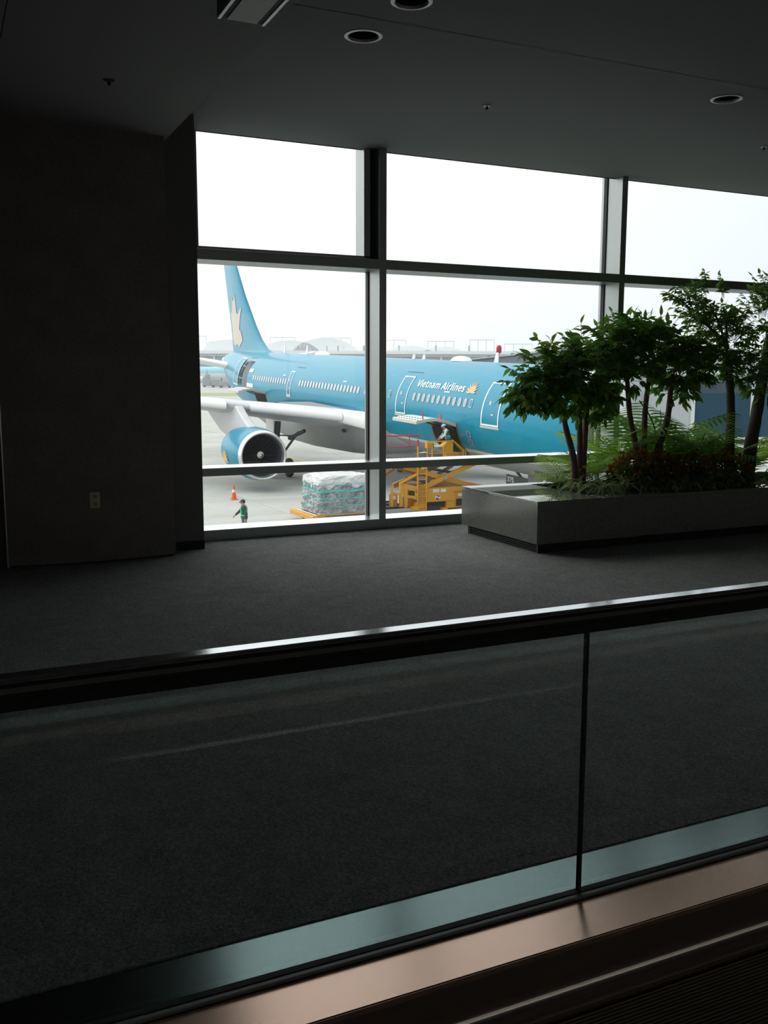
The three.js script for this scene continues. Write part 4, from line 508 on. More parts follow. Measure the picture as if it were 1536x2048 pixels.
// ---------------------------------------------------------------- wrapped cargo on its pallet dolly
{
  const o = gse(-1.14, 11.39), dl = thing('pallet_dolly', 'low yellow and grey roller dolly under the wrapped cargo', 'dolly', [o.x, o.y, o.z], turnGse);
  const part = (n, g, m, p = dl) => obj(n, g, m, p);
  part('frame', [box(-0.3, 3.5, 0.28, 0.44, 0.02, 0.1), box(-0.3, 3.5, 0.28, 0.44, -2.75, -2.67), box(-0.3, 3.5, 0.26, 0.34, -2.7, 0.05)], std([0.13, 0.11, 0.1], 0.7));
  part('end_beam', rbox(-0.42, -0.16, 0.26, 0.5, -2.9, 0.16, 0.03), Y.yel); part('corner_guide', rbox(-0.16, 0.25, 0.42, 0.54, -0.1, 0.16, 0.02), Y.yel2); part('corner_guide', rbox(2.35, 2.6, 0.3, 0.5, 0.08, 0.14, 0.02), Y.yel2); part('side_rail', rbox(-0.1, 3.5, 0.46, 0.54, 0.06, 0.12, 0.015), std([0.42, 0.28, 0.12], 0.7));
  part('corner_guide', rbox(3.0, 3.5, 0.24, 0.42, 0.1, 0.2, 0.02), Y.yel);
  for (let k = 0; k < 11; k++) part('roller', new THREE.CylinderGeometry(0.055, 0.055, 2.55, 10).rotateX(Math.PI / 2).translate(-0.1 + k * 0.34, 0.47, -1.32), Y.steel);
  for (const x of [0.2, 2.8]) for (const z of [-0.3, -2.4]) { const w = part('wheel', new THREE.CylinderGeometry(0.18, 0.18, 0.14, 18).rotateX(Math.PI / 2).translate(x, 0.18, z), Y.rubber); part('hub', new THREE.CylinderGeometry(0.08, 0.08, 0.15, 12).rotateX(Math.PI / 2).translate(x, 0.18, z), Y.steel, w); }
  part('drawbar', rod(V(3.5, 0.3, -1.35), V(4.0, 0.22, -1.35), 0.04), Y.yel2);
  const cg = thing('wrapped_cargo', 'bulky cargo load wrapped in clear wrinkled plastic with teal straps', 'cargo', [o.x, o.y + 0.53, o.z], turnGse);
  obj('pallet_sheet', rbox(-0.02, 3.16, 0, 0.05, -2.5, 0.02, 0.01), std([0.5, 0.51, 0.52], 0.4, 0.6), cg);
  const hsh = (a, b) => { const q = Math.sin(a * 12.9898 + b * 78.233) * 43758.5453; return q - Math.floor(q); }, vn = (x, y) => { const i = Math.floor(x), j = Math.floor(y), a = x - i, b = y - j, A2 = a * a * (3 - 2 * a), B2 = b * b * (3 - 2 * b); return lerp(lerp(hsh(i, j), hsh(i + 1, j), A2), lerp(hsh(i, j + 1), hsh(i + 1, j + 1), A2), B2); };
  const Hc = 1.78, CX = 1.57, CZ = -1.24, HX = 1.55, HZ = 1.22, CR = 0.2, straight = [2 * (HZ - CR), 2 * (HX - CR), 2 * (HZ - CR), 2 * (HX - CR)], arc = CR * Math.PI / 2, PER = 2 * (straight[0] + straight[1]) + 4 * arc;
  const ring = (t) => { let d = ((t % 1) + 1) % 1 * PER; const C4 = [[-1, -1, 0], [-1, 1, 1], [1, 1, 2], [1, -1, 3]]; // down the outer end, along the near side, and back
    for (let k = 0; k < 4; k++) { if (d < straight[k]) { const f = d / straight[k]; return k === 0 ? [-HX, lerp(-HZ + CR, HZ - CR, f)] : k === 1 ? [lerp(-HX + CR, HX - CR, f), HZ] : k === 2 ? [HX, lerp(HZ - CR, -HZ + CR, f)] : [lerp(HX - CR, -HX + CR, f), -HZ]; } d -= straight[k];
      if (d < arc) { const a = d / CR, cx = [-1, 1, 1, -1][k] * (HX - CR), cz = [1, 1, -1, -1][k] * (HZ - CR), b = [Math.PI, Math.PI / 2, 0, -Math.PI / 2][k] - a; return [cx + CR * Math.cos(b), cz + CR * Math.sin(b)]; } d -= arc; } return [-HX, -HZ + CR]; };
  const shape = (t, h, off) => { // t: round the load, h: 0 foot .. 1 shoulder .. 1.6 crown
    const [x, z] = ring(t), hy = Math.min(h, 1), cr = h > 1 ? (h - 1) / 0.6 : 0, shr = cr ? Math.sqrt(Math.max(0, 1 - cr * cr)) * (1 - 0.06 * cr) : 1, p = ((t % 1) + 1) % 1 * PER, q = h * 1.55, wob = 0.13 * (vn(p * 1.3 + 9, q * 1.4) - 0.5) + 0.10 * (vn(p * 3.1 + q * 1.7, q * 3.3 - p * 0.8 + 5) - 0.5) + 0.055 * (vn(p * 8 - q * 5, q * 9 + 3) - 0.5) + 0.06 * Math.abs(vn(p * 2.2 + q * 4, q * 2 + 11) - 0.5), g = (1 + (wob + off) / 1.25) * shr * (1 - 0.05 * hy * hy);
    return V(CX + x * g, 0.05 + Hc * (hy * 0.84 + 0.16 * Math.sqrt(1 - (1 - cr) ** 2)) + (cr ? 0.12 * (vn(x * shr * 1.6 + 3, z * shr * 1.6) - 0.5) * Math.min(1, cr * 4) + 0.04 * (vn(x * shr * 6, z * shr * 6) - 0.5) : 0) + off * (cr ? 1 : 0), CZ + z * g); };
  const wrapBump = noiseTex(256, [[6, 1], [14, 0.9], [40, 0.6], [90, 0.4]], (q) => { const v = Math.round(255 * Math.abs(2 * q - 1) * 2 % 255); return [v, v, v]; }, false, 3);
  const wrapTone = noiseTex(256, [[5, 1], [13, 1], [34, 0.8], [80, 0.5]], (q) => { const v = clamp(165 + 230 * (q - 0.3), 140, 255); return [v, v, v * 1.0]; }, true, 2), film = phys([0.78, 0.80, 0.83], { map: wrapTone, roughness: 0.22, bumpMap: wrapBump, bumpScale: 0.12, clearcoat: 0.6, clearcoatRoughness: 0.2 });
  wrapTone.repeat.set(7, 2); wrapBump.repeat.set(10, 3); const wr = obj('plastic_wrap', grid(220, 70, (u, v) => shape(u, v * 1.6, 0)), film, cg);
  obj('top_sheet', grid(200, 26, (u, v) => shape(u, lerp(0.86 + 0.06 * Math.sin(u * 44) + 0.04 * Math.sin(u * 97), 1.6, v), 0.012)), phys([0.86, 0.86, 0.86], { roughness: 0.35, bumpMap: wrapBump, bumpScale: 0.03 }), cg);
  const teal = std([0.10, 0.46, 0.46], 0.4); [[0.2, 0.03], [0.46, 0.04], [0.7, 0.065], [0.9, 0.025]].forEach(([h, w]) => obj('strap', grid(200, 3, (u, v) => shape(u, h + 0.012 * Math.sin(u * 50 + h * 9) + w * (v - 0.5) * (0.7 + 0.6 * vn(u * 30, h * 20)), 0.014)), teal, cg));
  for (const a of [0.06, 0.13, 0.225, 0.31, 0.42]) obj('net_cord', tube([0, 0.25, 0.5, 0.75, 0.98].map((h) => shape(a + 0.008 * Math.sin(h * 7), h, 0.02)), 0.012, 20, 5), teal, cg);
  obj('tag_sheet', grid(6, 6, (u, v) => shape(lerp(0.445, 0.475, u), lerp(0.86, 1.03, v), 0.03)), std([0.75, 0.2, 0.14], 0.5), cg);
}
{ // traffic cone
  const p = out(-8.76, 54.42), t = thing('traffic_cone', 'orange traffic cone with a white collar standing on the apron', 'cone', [p.x, p.y, p.z]), or = std([0.75, 0.10, 0.03], 0.5);
  obj('base', rbox(-0.2, 0.2, 0, 0.04, -0.2, 0.2, 0.015), or, t); obj('body', new THREE.LatheGeometry([[0.165, 0.04], [0.15, 0.06], [0.045, 0.84], [0.03, 0.86], [0, 0.86]].map((q) => new THREE.Vector2(...q)), 28), or, t); obj('collar', new THREE.LatheGeometry([[0.108, 0.42], [0.107, 0.425], [0.083, 0.585], [0.08, 0.59]].map((q) => new THREE.Vector2(...q)), 28), Y.plate, t);
}

// ---------------------------------------------------------------- people
function iso(fn, c, half, res) { // marching cubes over fn (distance, negative inside) in a cube of half-size half round c
  const mc = new MarchingCubes(res, new THREE.MeshBasicMaterial(), false, false, 160000), h = res / 2; let i = 0;
  for (let z = 0; z < res; z++) for (let y = 0; y < res; y++) for (let x = 0; x < res; x++) mc.field[i++] = -fn(c.x + (x - h) / h * half, c.y + (y - h) / h * half, c.z + (z - h) / h * half) / half;
  mc.isolation = 0; mc.update(); const n = mc.count, g = new THREE.BufferGeometry();
  g.setAttribute('position', new THREE.BufferAttribute(mc.positionArray.slice(0, n * 3), 3)); g.setAttribute('normal', new THREE.BufferAttribute(mc.normalArray.slice(0, n * 3), 3));
  g.scale(half, half, half); g.translate(c.x, c.y, c.z); return g;
}
const capD = (b, x, y, z) => { const [A0, B0, r0, r1] = b, dx = B0.x - A0.x, dy = B0.y - A0.y, dz = B0.z - A0.z, px = x - A0.x, py = y - A0.y, pz = z - A0.z, t = clamp((px * dx + py * dy + pz * dz) / (dx * dx + dy * dy + dz * dz || 1e-9), 0, 1); return Math.hypot(px - dx * t, py - dy * t, pz - dz * t) - (r0 + (r1 - r0) * t); };
const smin = (a, b, k) => { const h = Math.max(k - Math.abs(a - b), 0) / k; return Math.min(a, b) - h * h * k * 0.25; };
const field = (bones, k, grow = 0) => (x, y, z) => { let d = 1e3; for (const b of bones) d = smin(d, capD(b, x, y, z), k); return d - grow; };
function handBones(w, dir, nrm, curl, sgn) { // palm at wrist w, fingers along dir, palm facing nrm
  const side = dir.clone().cross(nrm).normalize().multiplyScalar(sgn), at = (f, s, n = 0) => w.clone().addScaledVector(dir, f).addScaledVector(side, s).addScaledVector(nrm, n), bs = [[w, at(0.085, 0.0), 0.026, 0.03], [at(0.03, -0.02), at(0.09, -0.028), 0.016, 0.015], [at(0.03, 0.02), at(0.09, 0.028), 0.016, 0.015]];
  [[-0.03, 0.062], [-0.01, 0.075], [0.011, 0.07], [0.031, 0.054]].forEach(([s, l]) => { const a = at(0.092, s), b = at(0.092 + l * 0.5 * Math.cos(curl * 0.4), s * 1.1, l * 0.5 * Math.sin(curl * 0.4)), c = b.clone().addScaledVector(dir, l * 0.5 * Math.cos(curl)).addScaledVector(nrm, l * 0.5 * Math.sin(curl)); bs.push([a, b, 0.0095, 0.009], [b, c, 0.009, 0.008]); });
  bs.push([at(0.02, -0.026), at(0.055, -0.058, 0.012), 0.012, 0.0105], [at(0.055, -0.058, 0.012), at(0.088, -0.062, 0.028), 0.0105, 0.009]); return bs;
}
function person(label, pos, turn, J, C) {
  const v = (a) => V(...a), L = J, skinB = [], torso = [[v(L.pelvis), v(L.waist), 0.125, 0.115], [v(L.waist), v(L.chest), 0.115, 0.14], [v(L.chest).add(V(0.1, 0.06, 0)), v(L.chest).add(V(-0.1, 0.06, 0)), 0.1, 0.1], [v(L.pelvis).add(V(0.07, -0.03, 0)), v(L.pelvis).add(V(-0.07, -0.03, 0)), 0.105, 0.105]];
  const neck = [[v(L.chest).add(V(0, 0.1, 0)), v(L.neck), 0.06, 0.052], [v(L.neck), v(L.head).add(V(0, -0.05, -0.01)), 0.052, 0.055]], arms = [], fore = [], legs = [], shins = [];
  for (const k of ['l', 'r']) { arms.push([v(L.sho[k]), v(L.elb[k]), 0.055, 0.042]); fore.push([v(L.elb[k]), v(L.wri[k]), 0.042, 0.028]); legs.push([v(L.hip[k]), v(L.kne[k]), 0.088, 0.058]); shins.push([v(L.kne[k]), v(L.ank[k]), 0.057, 0.038]); }
  const feet = ['l', 'r'].map((k) => [v(L.ank[k]).add(V(0, -0.035, -0.02)), v(L.toe[k]), 0.045, 0.035]);
  const head = v(L.head), fd = v(L.face).normalize(), rt = V(0, 1, 0).cross(fd).normalize(), up = fd.clone().cross(rt).normalize().multiplyScalar(1), H = (f, r, u) => head.clone().addScaledVector(fd, f).addScaledVector(rt, r).addScaledVector(up, u);
  const ell = (c, a, b, d) => (x, y, z) => { const q = V(x, y, z).sub(c), X = q.dot(rt) / a, Y2 = q.dot(up) / b, Z = q.dot(fd) / d; return (Math.hypot(X, Y2, Z) - 1) * Math.min(a, b, d); };
  const sk = ell(H(-0.008, 0, 0.03), 0.074, 0.088, 0.094), jaw = ell(H(0.018, 0, -0.045), 0.054, 0.066, 0.066), eyeL = ell(H(0.088, 0.032, 0.006), 0.017, 0.011, 0.016), eyeR = ell(H(0.088, -0.032, 0.006), 0.017, 0.011, 0.016), nose = [[H(0.082, 0, 0.012), H(0.104, 0, -0.024), 0.008, 0.0125]], lip = [[H(0.083, 0.018, -0.056), H(0.083, -0.018, -0.056), 0.006, 0.006], [H(0.079, 0.016, -0.067), H(0.079, -0.016, -0.067), 0.007, 0.007]], earB = [1, -1].map((s) => [H(-0.008, s * 0.075, 0.018), H(-0.002, s * 0.072, -0.024), 0.012, 0.009]);
  const headF = (x, y, z) => { let d = smin(sk(x, y, z), jaw(x, y, z), 0.04); d = Math.max(d, -eyeL(x, y, z)); d = Math.max(d, -eyeR(x, y, z)); for (const b of [...nose, ...lip]) d = smin(d, capD(b, x, y, z), 0.012); for (const b of earB) d = smin(d, capD(b, x, y, z), 0.006); return smin(d, capD(neck[1], x, y, z), 0.03); };
  const body = [...torso, ...neck, ...arms, ...fore, ...legs, ...shins, ...feet];
  const mid = V(0, 0.88, 0.02), parts = [iso(field(body, 0.05), mid, 0.95, 100), iso(headF, head.clone().add(V(0, -0.01, 0)), 0.16, 64)];
  for (const k of ['l', 'r']) { const dir = v(L.wri[k]).sub(v(L.elb[k])).normalize(), nrm = v(L.palm[k]), n2 = nrm.addScaledVector(dir, -nrm.dot(dir)).normalize(), hb = handBones(v(L.wri[k]), dir, n2, J.curl ?? 0.9, k === 'l' ? 1 : -1); parts.push(iso(field(hb, 0.012), v(L.wri[k]).addScaledVector(dir, 0.07), 0.13, 64)); }
  const m = new THREE.Mesh(mergeGeometries(parts.map(prep)), C.skin); m.name = numbered('person'); scene.add(m); m.position.copy(pos); m.rotation.y = turn; tag(m, label, 'person');
  const sub = (n, g, mat, p = m) => obj(n, g, mat, p);
  sub('trousers', iso((x, y, z) => Math.max(field([torso[0], torso[3], ...legs, ...shins], 0.05, 0.014)(x, y, z), y - L.waist[1] - 0.01, L.ankY - y), V(0, 0.55, 0.02), 0.62, 84), C.trousers);
  sub('shirt', iso((x, y, z) => Math.max(field([...torso, ...arms, ...fore], 0.05, 0.017)(x, y, z), L.hem - y, y - (L.chest[1] + 0.2), -field([[v(L.neck), v(L.neck).add(V(0, 0.2, 0.03)), 0.06, 0.06]], 0.01)(x, y, z), ...['l', 'r'].map((k) => 0.045 - V(x, y, z).distanceTo(v(L.wri[k])))), V(0, 1.2, 0.08), 0.58, 90), C.shirt);
  const vest = sub('safety_vest', iso((x, y, z) => Math.max(field(torso, 0.05, 0.03)(x, y, z), L.hem + 0.08 - y, y - (L.chest[1] + 0.17), -field([[v(L.neck), v(L.neck).add(V(0, 0.25, 0.06)), 0.075, 0.1]], 0.01)(x, y, z), -field(arms, 0.02, 0.03)(x, y, z)), V(0, 1.25, 0.03), 0.36, 72), C.vest);
  for (const yy of C.bands ?? []) sub('reflective_band', iso((x, y, z) => Math.max(field(torso, 0.05, 0.036)(x, y, z), Math.abs(y - yy) - 0.022, -field(arms, 0.02, 0.03)(x, y, z)), V(0, 1.25, 0.03), 0.36, 72), C.band, vest);
  for (const xx of C.straps ?? []) sub('reflective_strap', iso((x, y, z) => Math.max(field(torso, 0.05, 0.036)(x, y, z), Math.abs(x - xx * (0.55 + 0.45 * clamp((y - 1.05) / 0.3, 0, 1))) - 0.026, 1.02 - y, y - L.chest[1] - 0.15, -field([[v(L.neck), v(L.neck).add(V(0, 0.25, 0.06)), 0.07, 0.1]], 0.01)(x, y, z)), V(0, 1.25, 0.03), 0.36, 72), C.band, vest);
  for (const f of feet) sub('shoe', iso((x, y, z) => Math.max(field([f], 0.02, 0.014)(x, y, z), -y + 0.0), f[0].clone().lerp(f[1], 0.5), 0.2, 44), C.shoes);
  for (const s of [1, -1]) sub('eye', new THREE.SphereGeometry(0.011, 10, 8).translate(...H(0.08, s * 0.032, 0.006).toArray()), C.eye);
  sub('hair', iso((x, y, z) => { const q = V(x, y, z).sub(head); return Math.max(sk(x, y, z) - 0.009, q.dot(fd) * 0.8 - q.dot(up) * 0.55 - 0.012); }, head.clone(), 0.15, 48), C.hair);
  const hm = new THREE.Matrix4().makeBasis(rt, up, fd).setPosition(head), hat = (g) => g.applyMatrix4(hm);
  if (C.cap) { const c = sub('cap', hat(new THREE.SphereGeometry(1, 24, 12, 0, Math.PI * 2, 0, Math.PI / 2).scale(0.09, 0.085, 0.108).translate(0, 0.05, -0.008)), C.cap); sub('brim', hat(grid(12, 4, (u, w) => { const a = lerp(-1.05, 1.05, u); return V(Math.sin(a) * lerp(0.088, 0.092, w), 0.052 - 0.03 * w * w - 0.012 * Math.abs(a), Math.cos(a) * 0.095 + 0.085 * w * Math.cos(a * 0.7)); })), C.cap, c); sub('face_mask', iso((x, y, z) => { const q = V(x, y, z).sub(head); return Math.max(jaw(x, y, z) - 0.013, q.dot(up) + 0.018, 0.015 - q.dot(fd)); }, head.clone().add(V(0, -0.04, 0)), 0.13, 44), C.mask); }
  if (C.helmet) { const c = sub('helmet', hat(new THREE.SphereGeometry(1, 26, 14, 0, Math.PI * 2, 0, Math.PI * 0.55).scale(0.112, 0.115, 0.13).translate(0, 0.035, -0.005)), C.helmet); sub('helmet_brim', hat(new THREE.TorusGeometry(0.116, 0.009, 8, 28).rotateX(Math.PI / 2).scale(1, 1, 1.14).translate(0, 0.025, 0)), C.helmetTrim, c); sub('visor', hat(grid(10, 3, (u, w) => { const a = lerp(-0.9, 0.9, u); return V(Math.sin(a) * 0.11, 0.03 - 0.02 * w, Math.cos(a) * 0.125 + 0.05 * w); })), C.helmetTrim, c); }
  return m;
}
{
  const skin = std([0.42, 0.24, 0.16], 0.6), eye = std([0.05, 0.04, 0.035], 0.3), hair = std([0.015, 0.013, 0.012], 0.7);
  person('walking ground worker in black cap, dark jacket and green vest, one arm stretched forward', out(-6.14, 40.9), yawTo(-1, 0) + Math.PI / 2 + 0.12, {
    pelvis: [0, 0.95, 0], waist: [0, 1.1, 0.01], chest: [0, 1.32, 0.02], neck: [0, 1.49, 0.03], head: [0, 1.615, 0.055], face: [0, -0.14, 1], ankY: 0.1, hem: 0.86,
    sho: { l: [0.19, 1.41, 0.01], r: [-0.19, 1.41, 0.02] }, elb: { l: [0.23, 1.14, -0.08], r: [-0.21, 1.2, 0.2] }, wri: { l: [0.22, 0.9, -0.05], r: [-0.19, 1.03, 0.4] }, palm: { l: [-1, 0, 0], r: [0.4, -1, 0] },
    hip: { l: [0.09, 0.92, 0], r: [-0.09, 0.92, 0] }, kne: { l: [0.09, 0.5, 0.08], r: [-0.09, 0.5, -0.04] }, ank: { l: [0.09, 0.09, 0.06], r: [-0.09, 0.13, -0.28] }, toe: { l: [0.1, 0.035, 0.22], r: [-0.1, 0.035, -0.14] } },
    { skin, eye, hair, trousers: std([0.05, 0.075, 0.11], 0.8), shirt: std([0.03, 0.045, 0.075], 0.8), vest: std([0.01, 0.09, 0.05], 0.7), band: std([0.05, 0.75, 0.28], 0.5), bands: [1.05], straps: [0.115, -0.115], shoes: std([0.02, 0.02, 0.02], 0.6), cap: std([0.025, 0.025, 0.025], 0.8), mask: std([0.55, 0.2, 0.22], 0.8) });
  person('loader operator in white-blue helmet, white sleeves, green vest and jeans on the raised platform', gse(0.35, 3.45, 2.96), yawTo(-1, 0) + Math.PI / 2 + 0.1, {
    pelvis: [0, 0.94, -0.02], waist: [0, 1.08, 0.02], chest: [0, 1.28, 0.1], neck: [0, 1.44, 0.16], head: [0, 1.555, 0.215], face: [0, -0.35, 1], ankY: 0.09, hem: 0.92,
    sho: { l: [0.19, 1.37, 0.12], r: [-0.19, 1.37, 0.12] }, elb: { l: [0.24, 1.12, 0.2], r: [-0.23, 1.12, 0.22] }, wri: { l: [0.2, 0.95, 0.4], r: [-0.18, 0.96, 0.42] }, palm: { l: [0, -1, 0.1], r: [0, -1, 0.1] },
    hip: { l: [0.09, 0.91, -0.02], r: [-0.09, 0.91, -0.02] }, kne: { l: [0.1, 0.49, 0.05], r: [-0.1, 0.49, 0.0] }, ank: { l: [0.11, 0.09, 0.0], r: [-0.11, 0.09, -0.06] }, toe: { l: [0.13, 0.035, 0.15], r: [-0.13, 0.035, 0.09] } },
    { skin, eye, hair, trousers: std([0.045, 0.11, 0.28], 0.85), shirt: std([0.62, 0.65, 0.7], 0.8), vest: std([0.03, 0.12, 0.06], 0.7), band: std([0.08, 0.8, 0.32], 0.5), bands: [1.06, 1.36], shoes: std([0.02, 0.02, 0.02], 0.6), helmet: std([0.35, 0.55, 0.85], 0.35), helmetTrim: std([0.05, 0.12, 0.35], 0.4) });
}
// ---------------------------------------------------------------- boarding bridges
{
  const D0 = 37, k = D0 / F, X = (px) => (px - 768) * k, Yp = (py) => (757.5 - py) * k, o = out(X(1196), D0, 0);
  const t = thing('boarding_bridge', 'white boarding bridge with dark blue glass sides reaching the nose behind the plants', 'boarding bridge', [o.x, o.y, o.z], yawTo(1, 0)), wh = std([0.62, 0.66, 0.67], 0.5), gy = std([0.42, 0.46, 0.48], 0.5), gl = phys([0.02, 0.06, 0.10], { roughness: 0.06, specularIntensity: 0.6 }), part = (n, g, m, p = t) => obj(n, g, m, p);
  const b = (p0, p1, q0, q1, z0, z1) => box((p0 - 1196) * k, (p1 - 1196) * k, 7 + Yp(q1), 7 + Yp(q0), z0, z1);   // picture spans turned to metres on the near wall
  const cab = part('cab', [b(1192, 1378, 748, 905, -2.6, -0.05)], wh); part('cab_panel', b(1268, 1374, 752, 890, -0.05, 0), gy, cab); part('cab_post', b(1262, 1272, 742, 905, -0.05, 0.06), gy, cab); part('cab_door', b(1215, 1255, 770, 895, -0.05, 0.0), std([0.7, 0.73, 0.73], 0.5), cab); part('bumper_pad', b(1185, 1193, 770, 900, -2.4, -0.2), std([0.03, 0.03, 0.03], 0.9), cab); part('camera_box', rbox((1252 - 1196) * k, (1274 - 1196) * k, 7 + Yp(812), 7 + Yp(778), 0.06, 0.4, 0.08), std([0.35, 0.38, 0.4], 0.5), cab);
  part('roof', b(1188, 2100, 741, 749, -2.7, 0.1), wh); part('fascia', b(1378, 2100, 749, 762, -2.6, 0), gy); part('floor_beam', b(1378, 2100, 888, 912, -2.6, 0), gy);
  part('sill', b(1378, 2100, 871, 877, -0.1, 0.08), wh); part('sill', b(1378, 2100, 883, 888, -0.1, 0.08), wh); part('sill_panel', b(1378, 2100, 877, 883, -0.1, 0.0), gl);
  for (let i = 0; i < 6; i++) { const x = 1378 + i * 118; part('post', b(x, x + 7, 749, 888, -0.1, 0.05), wh); part('glass_pane', b(x + 7, x + 118, 762, 871, -0.06, -0.02), gl); part('blind', b(x + 8, x + 117, 764, 784, -0.02, -0.012), std([0.04, 0.06, 0.09], 0.6)); part('glass_pane', b(x + 7, x + 118, 762, 871, -2.58, -2.54), gl); }
  part('support_column', [rbox(4.2, 4.9, 0.5, 7 + Yp(908), -1.7, -1.0, 0.05), rbox(3.2, 5.9, 0.3, 0.7, -2.4, -0.3, 0.05)], gy); for (const x of [3.5, 5.6]) for (const z of [-0.5, -2.2]) part('wheel', new THREE.CylinderGeometry(0.45, 0.45, 0.35, 20).rotateX(Math.PI / 2).translate(x, 0.45, z), Y.rubber);
}
{
  const a = V(5.9, 64, 8.2), b2 = V(16, 59, 9.25), o = out(a.x, a.y), len = Math.hypot(b2.x - a.x, b2.y - a.y), t = thing('boarding_bridge', 'grey sloping roof of a second boarding bridge seen over the fuselage crown', 'boarding bridge', [o.x, o.y, o.z], yawTo(b2.x - a.x, b2.y - a.y)), gy = std([0.22, 0.23, 0.24], 0.7);
  const tun = new THREE.BoxGeometry(len, 2.4, 2.4).translate(len / 2, 0, 0); { const p = tun.attributes.position; for (let i = 0; i < p.count; i++) p.setY(i, p.getY(i) + lerp(a.z - 1.2, b2.z - 1.2, p.getX(i) / len)); } obj('tunnel', tun, gy, t);
  const rf = new THREE.BoxGeometry(len + 0.1, 0.1, 2.6).translate(len / 2, 0, 0); { const p = rf.attributes.position; for (let i = 0; i < p.count; i++) p.setY(i, p.getY(i) + lerp(a.z + 0.05, b2.z + 0.05, p.getX(i) / len)); } obj('roof', rf, std([0.5, 0.52, 0.53], 0.6), t);
  for (let i = 1; i < 6; i++) obj('roof_rib', box(i * 1.6 - 0.04, i * 1.6 + 0.04, lerp(a.z, b2.z, i * 1.6 / len) + 0.06, lerp(a.z, b2.z, i * 1.6 / len) + 0.16, -1.3, 1.3), gy, t);
  const bc = obj('beacon_post', rod(V(2.2, 8.2, 0.9), V(2.2, 8.65, 0.9), 0.04), gy, t); obj('beacon_lens', new THREE.LatheGeometry([[0.05, 0], [0.17, 0.1], [0.18, 0.42], [0.12, 0.55], [0, 0.58]].map((q) => new THREE.Vector2(...q)), 18).translate(2.2, 8.62, 0.9), std([0.5, 0.02, 0.05], 0.3), bc);
  obj('support_column', rbox(6.6, 7.2, 0, 6.6, -0.3, 0.3, 0.05), gy, t); obj('support_base', rbox(5.6, 8.2, 0, 0.6, -1.1, 1.1, 0.05), gy, t);
}
// ---------------------------------------------------------------- across the field: terminal, a distant airliner, service trucks
const far = (px, d, h) => out((px - 768) / F * d, d, h);
{
  const D = 760, k = D / F, y = (py) => 7 + (757 - py) * k, x = (px) => (px - 768) * k, o = out(0, D), t = thing('terminal_building', 'long pale terminal with arched roofs and roof frames far across the airfield', 'building', [o.x, o.y + 3.3, o.z], yawTo(1, 0)), dy = -3.3, part = (n, g, m, p = t) => obj(n, g, m, p), b = (p0, p1, q0, q1, z0, z1) => box(x(p0), x(p1), y(q1) + dy, y(q0) + dy, z0, z1);
  const wall = std([0.46, 0.52, 0.56], 0.7), pale = std([0.78, 0.81, 0.82], 0.6), glass = std([0.30, 0.36, 0.41], 0.4);
  part('wall', box(x(120), x(1500), 0, y(714) + dy, -30, 0), wall); part('window_band', b(120, 1500, 716, 733, 0, 0.5), glass); part('roof_slab', b(120, 1500, 703, 709, -34, 6), pale); part('roof_edge', b(120, 1500, 709, 714, -32, 3), std([0.5, 0.54, 0.57], 0.6));
  for (let i = 0; i < 24; i++) part('pier', b(150 + i * 56, 154 + i * 56, 714, 735, 0, 1.4), pale);
  for (const [p0, p1, q0, q1] of [[520, 640, 704, 682], [585, 716, 704, 677], [772, 862, 704, 692], [845, 925, 704, 694]]) { const s = new THREE.Shape(), n = 20; s.moveTo(x(p0), y(q0) + dy); for (let i = 0; i <= n; i++) { const f = i / n; s.lineTo(lerp(x(p0), x(p1), f), lerp(y(q0), y(q1), Math.pow(Math.sin(Math.PI * f), 0.6)) + dy); } s.lineTo(x(p1), y(q0) + dy); part('arched_roof', new THREE.ExtrudeGeometry(s, { depth: 24, bevelEnabled: false }).translate(0, 0, -28), pale); }
  { const s = new THREE.Shape([[405, 704], [420, 684], [470, 680], [520, 704]].map(([a, c]) => new THREE.Vector2(x(a), y(c) + dy))); part('sloped_roof', new THREE.ExtrudeGeometry(s, { depth: 20, bevelEnabled: false }).translate(0, 0, -26), pale); }
  for (const [p0, p1, q, n] of [[360, 414, 674, 2], [540, 590, 676, 2], [640, 702, 677, 3], [762, 811, 681, 2], [854, 906, 683, 3], [938, 987, 680, 3], [1007, 1062, 688, 3], [1090, 1150, 682, 3], [1280, 1340, 684, 3]]) { const z = -8, gs = [box(x(p0), x(p1), y(q) - 0.25 + dy, y(q) + 0.25 + dy, z - 0.25, z + 0.25)]; for (let i = 0; i <= n; i++) gs.push(box(x(lerp(p0, p1, i / n)) - 0.2, x(lerp(p0, p1, i / n)) + 0.2, y(704) + dy, y(q) + dy, z - 0.2, z + 0.2)); part('roof_frame', gs, std([0.5, 0.53, 0.55], 0.6)); }
  for (const px of [654, 676, 687, 727, 797, 870, 936]) part('roof_vent', rbox(x(px) - 0.8, x(px) + 0.8, y(704) + dy, y(692) + dy, -6, -4, 0.3), std([0.36, 0.39, 0.41], 0.7));
}
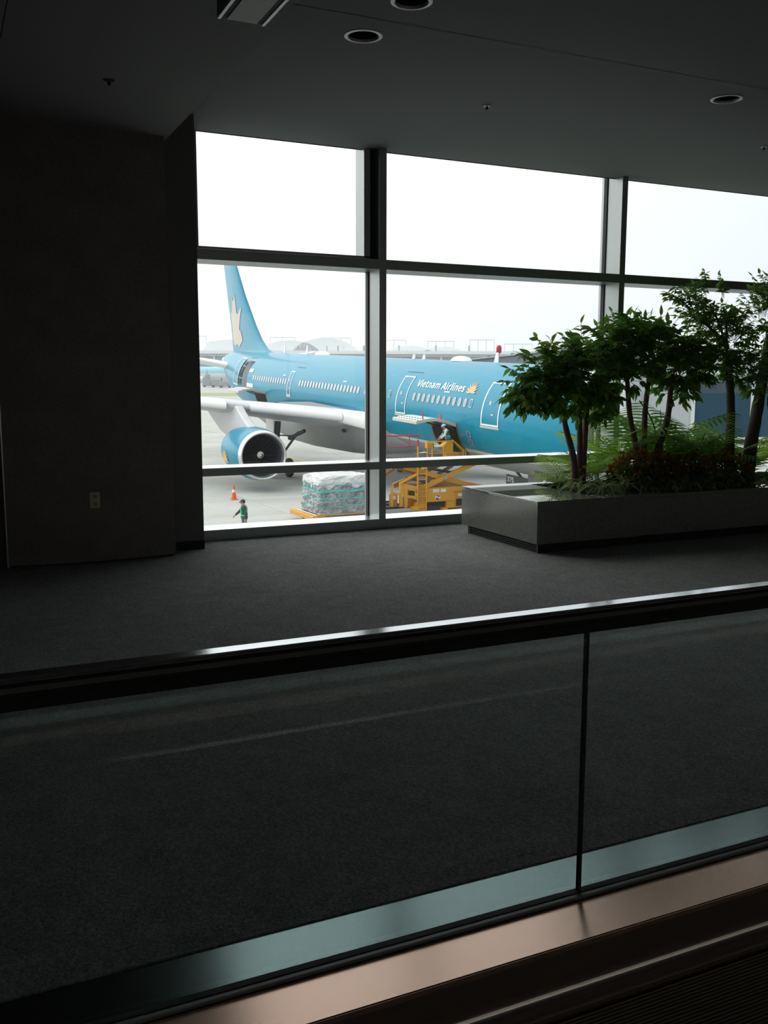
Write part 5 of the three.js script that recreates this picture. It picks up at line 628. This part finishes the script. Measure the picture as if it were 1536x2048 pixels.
{
  const D = 612, k = D / F, o = far(372, D, 3.3), t = thing('distant_airliner', 'far-off airliner with pale blue top and white belly behind the tailplane', 'airplane', [o.x, o.y, o.z], yawTo(1, 0)), bl = std([0.25, 0.62, 0.74], 0.4), wh = std([0.8, 0.82, 0.82], 0.4), c = 3.7 + 3.6;
  const prof = (f) => 3.7 * Math.pow(Math.min(1, (1 - Math.abs(2 * f - 1)) * 3.2 + 0.0001), 0.55), hull = (a0, a1) => grid(40, 14, (u, v) => { const r = prof(u), a = lerp(a0, a1, v); return V(lerp(-36, 36, u), c + r * Math.sin(a) + (u < 0.3 ? (0.3 - u) * 5 : 0), -r * Math.cos(a)); });
  obj('fuselage', hull(-0.12, Math.PI + 0.12), bl, t); obj('belly', hull(Math.PI + 0.12, Math.PI * 2 - 0.12), wh, t);
  obj('wing', foil([{ le: V(6, c - 2, 3), te: V(-7, c - 2.2, 3), t: 1.4 }, { le: V(-12, c + 0.5, 32), te: V(-16, c + 0.5, 32), t: 0.4 }]), wh, t); obj('fin', foil([{ le: V(-24, c + 3, 0), te: V(-35, c + 3, 0), t: 1, nrm: V(0, 0, 1) }, { le: V(-33, c + 14, 0), te: V(-38, c + 14, 0), t: 0.5, nrm: V(0, 0, 1) }]), bl, t);
  for (const x of [-2, 9]) { const e = obj('engine', new THREE.CylinderGeometry(1.5, 1.3, 5, 20).rotateZ(Math.PI / 2).translate(x + 3, c - 3.8, 11 + x * 0.2), wh, t); }
  for (const [x, z] of [[24, 0], [-3, 4], [-3, -4]]) obj('gear', rod(V(x, 0, z), V(x, c - 3, z), 0.5, 0.4, 8), P.strut, t);
}
[[419, 560, 4.2, 'grey high-loader truck with a raised box, far left beyond the tail'], [437, 556, 3.4, 'grey covered service truck far off, under the tailplane'], [452, 550, 2.6, 'small grey baggage tractor far off beside the rear doorway']].forEach(([px, D, h, label], i) => {
  const o = far(px, D, lerp(-0.03, 3.3, (D - 505) / 95)), t = thing('service_truck', label, 'truck', [o.x, o.y, o.z], yawTo(1, 0.1)), g = std([0.30, 0.32, 0.36], 0.7), g2 = std([0.2, 0.22, 0.25], 0.7);
  obj('box_body', rbox(-3.2, 1.6, 1.2, 1.2 + h, -1.3, 1.3, 0.1), g, t); obj('cab', rbox(1.8, 3.6, 0.8, 2.9, -1.2, 1.2, 0.25), g2, t); obj('chassis', box(-3.2, 3.5, 0.6, 1.1, -1.1, 1.1), g2, t);
  for (const x of [-2.2, 2.6]) for (const z of [-1, 1]) obj('wheel', new THREE.CylinderGeometry(0.55, 0.55, 0.4, 16).rotateX(Math.PI / 2).translate(x, 0.55, z), Y.rubber, t);
  if (!i) { obj('lifted_platform', rbox(-1.6, 1.2, 1.2 + h, 3.4 + h, -1.1, 1.1, 0.3), g, t); obj('mast', rod(V(-0.6, 3 + h, 0), V(-0.5, 6.2 + h, 0), 0.5, 0.12), g, t); }
});
scene.fog = new THREE.FogExp2(new THREE.Color().setRGB(0.94, 0.97, 1), 0.0003);
scene.traverse((o) => { if (o.isMesh) { o.castShadow = true; o.receiveShadow = true; } });
renderer.render(scene, camera);
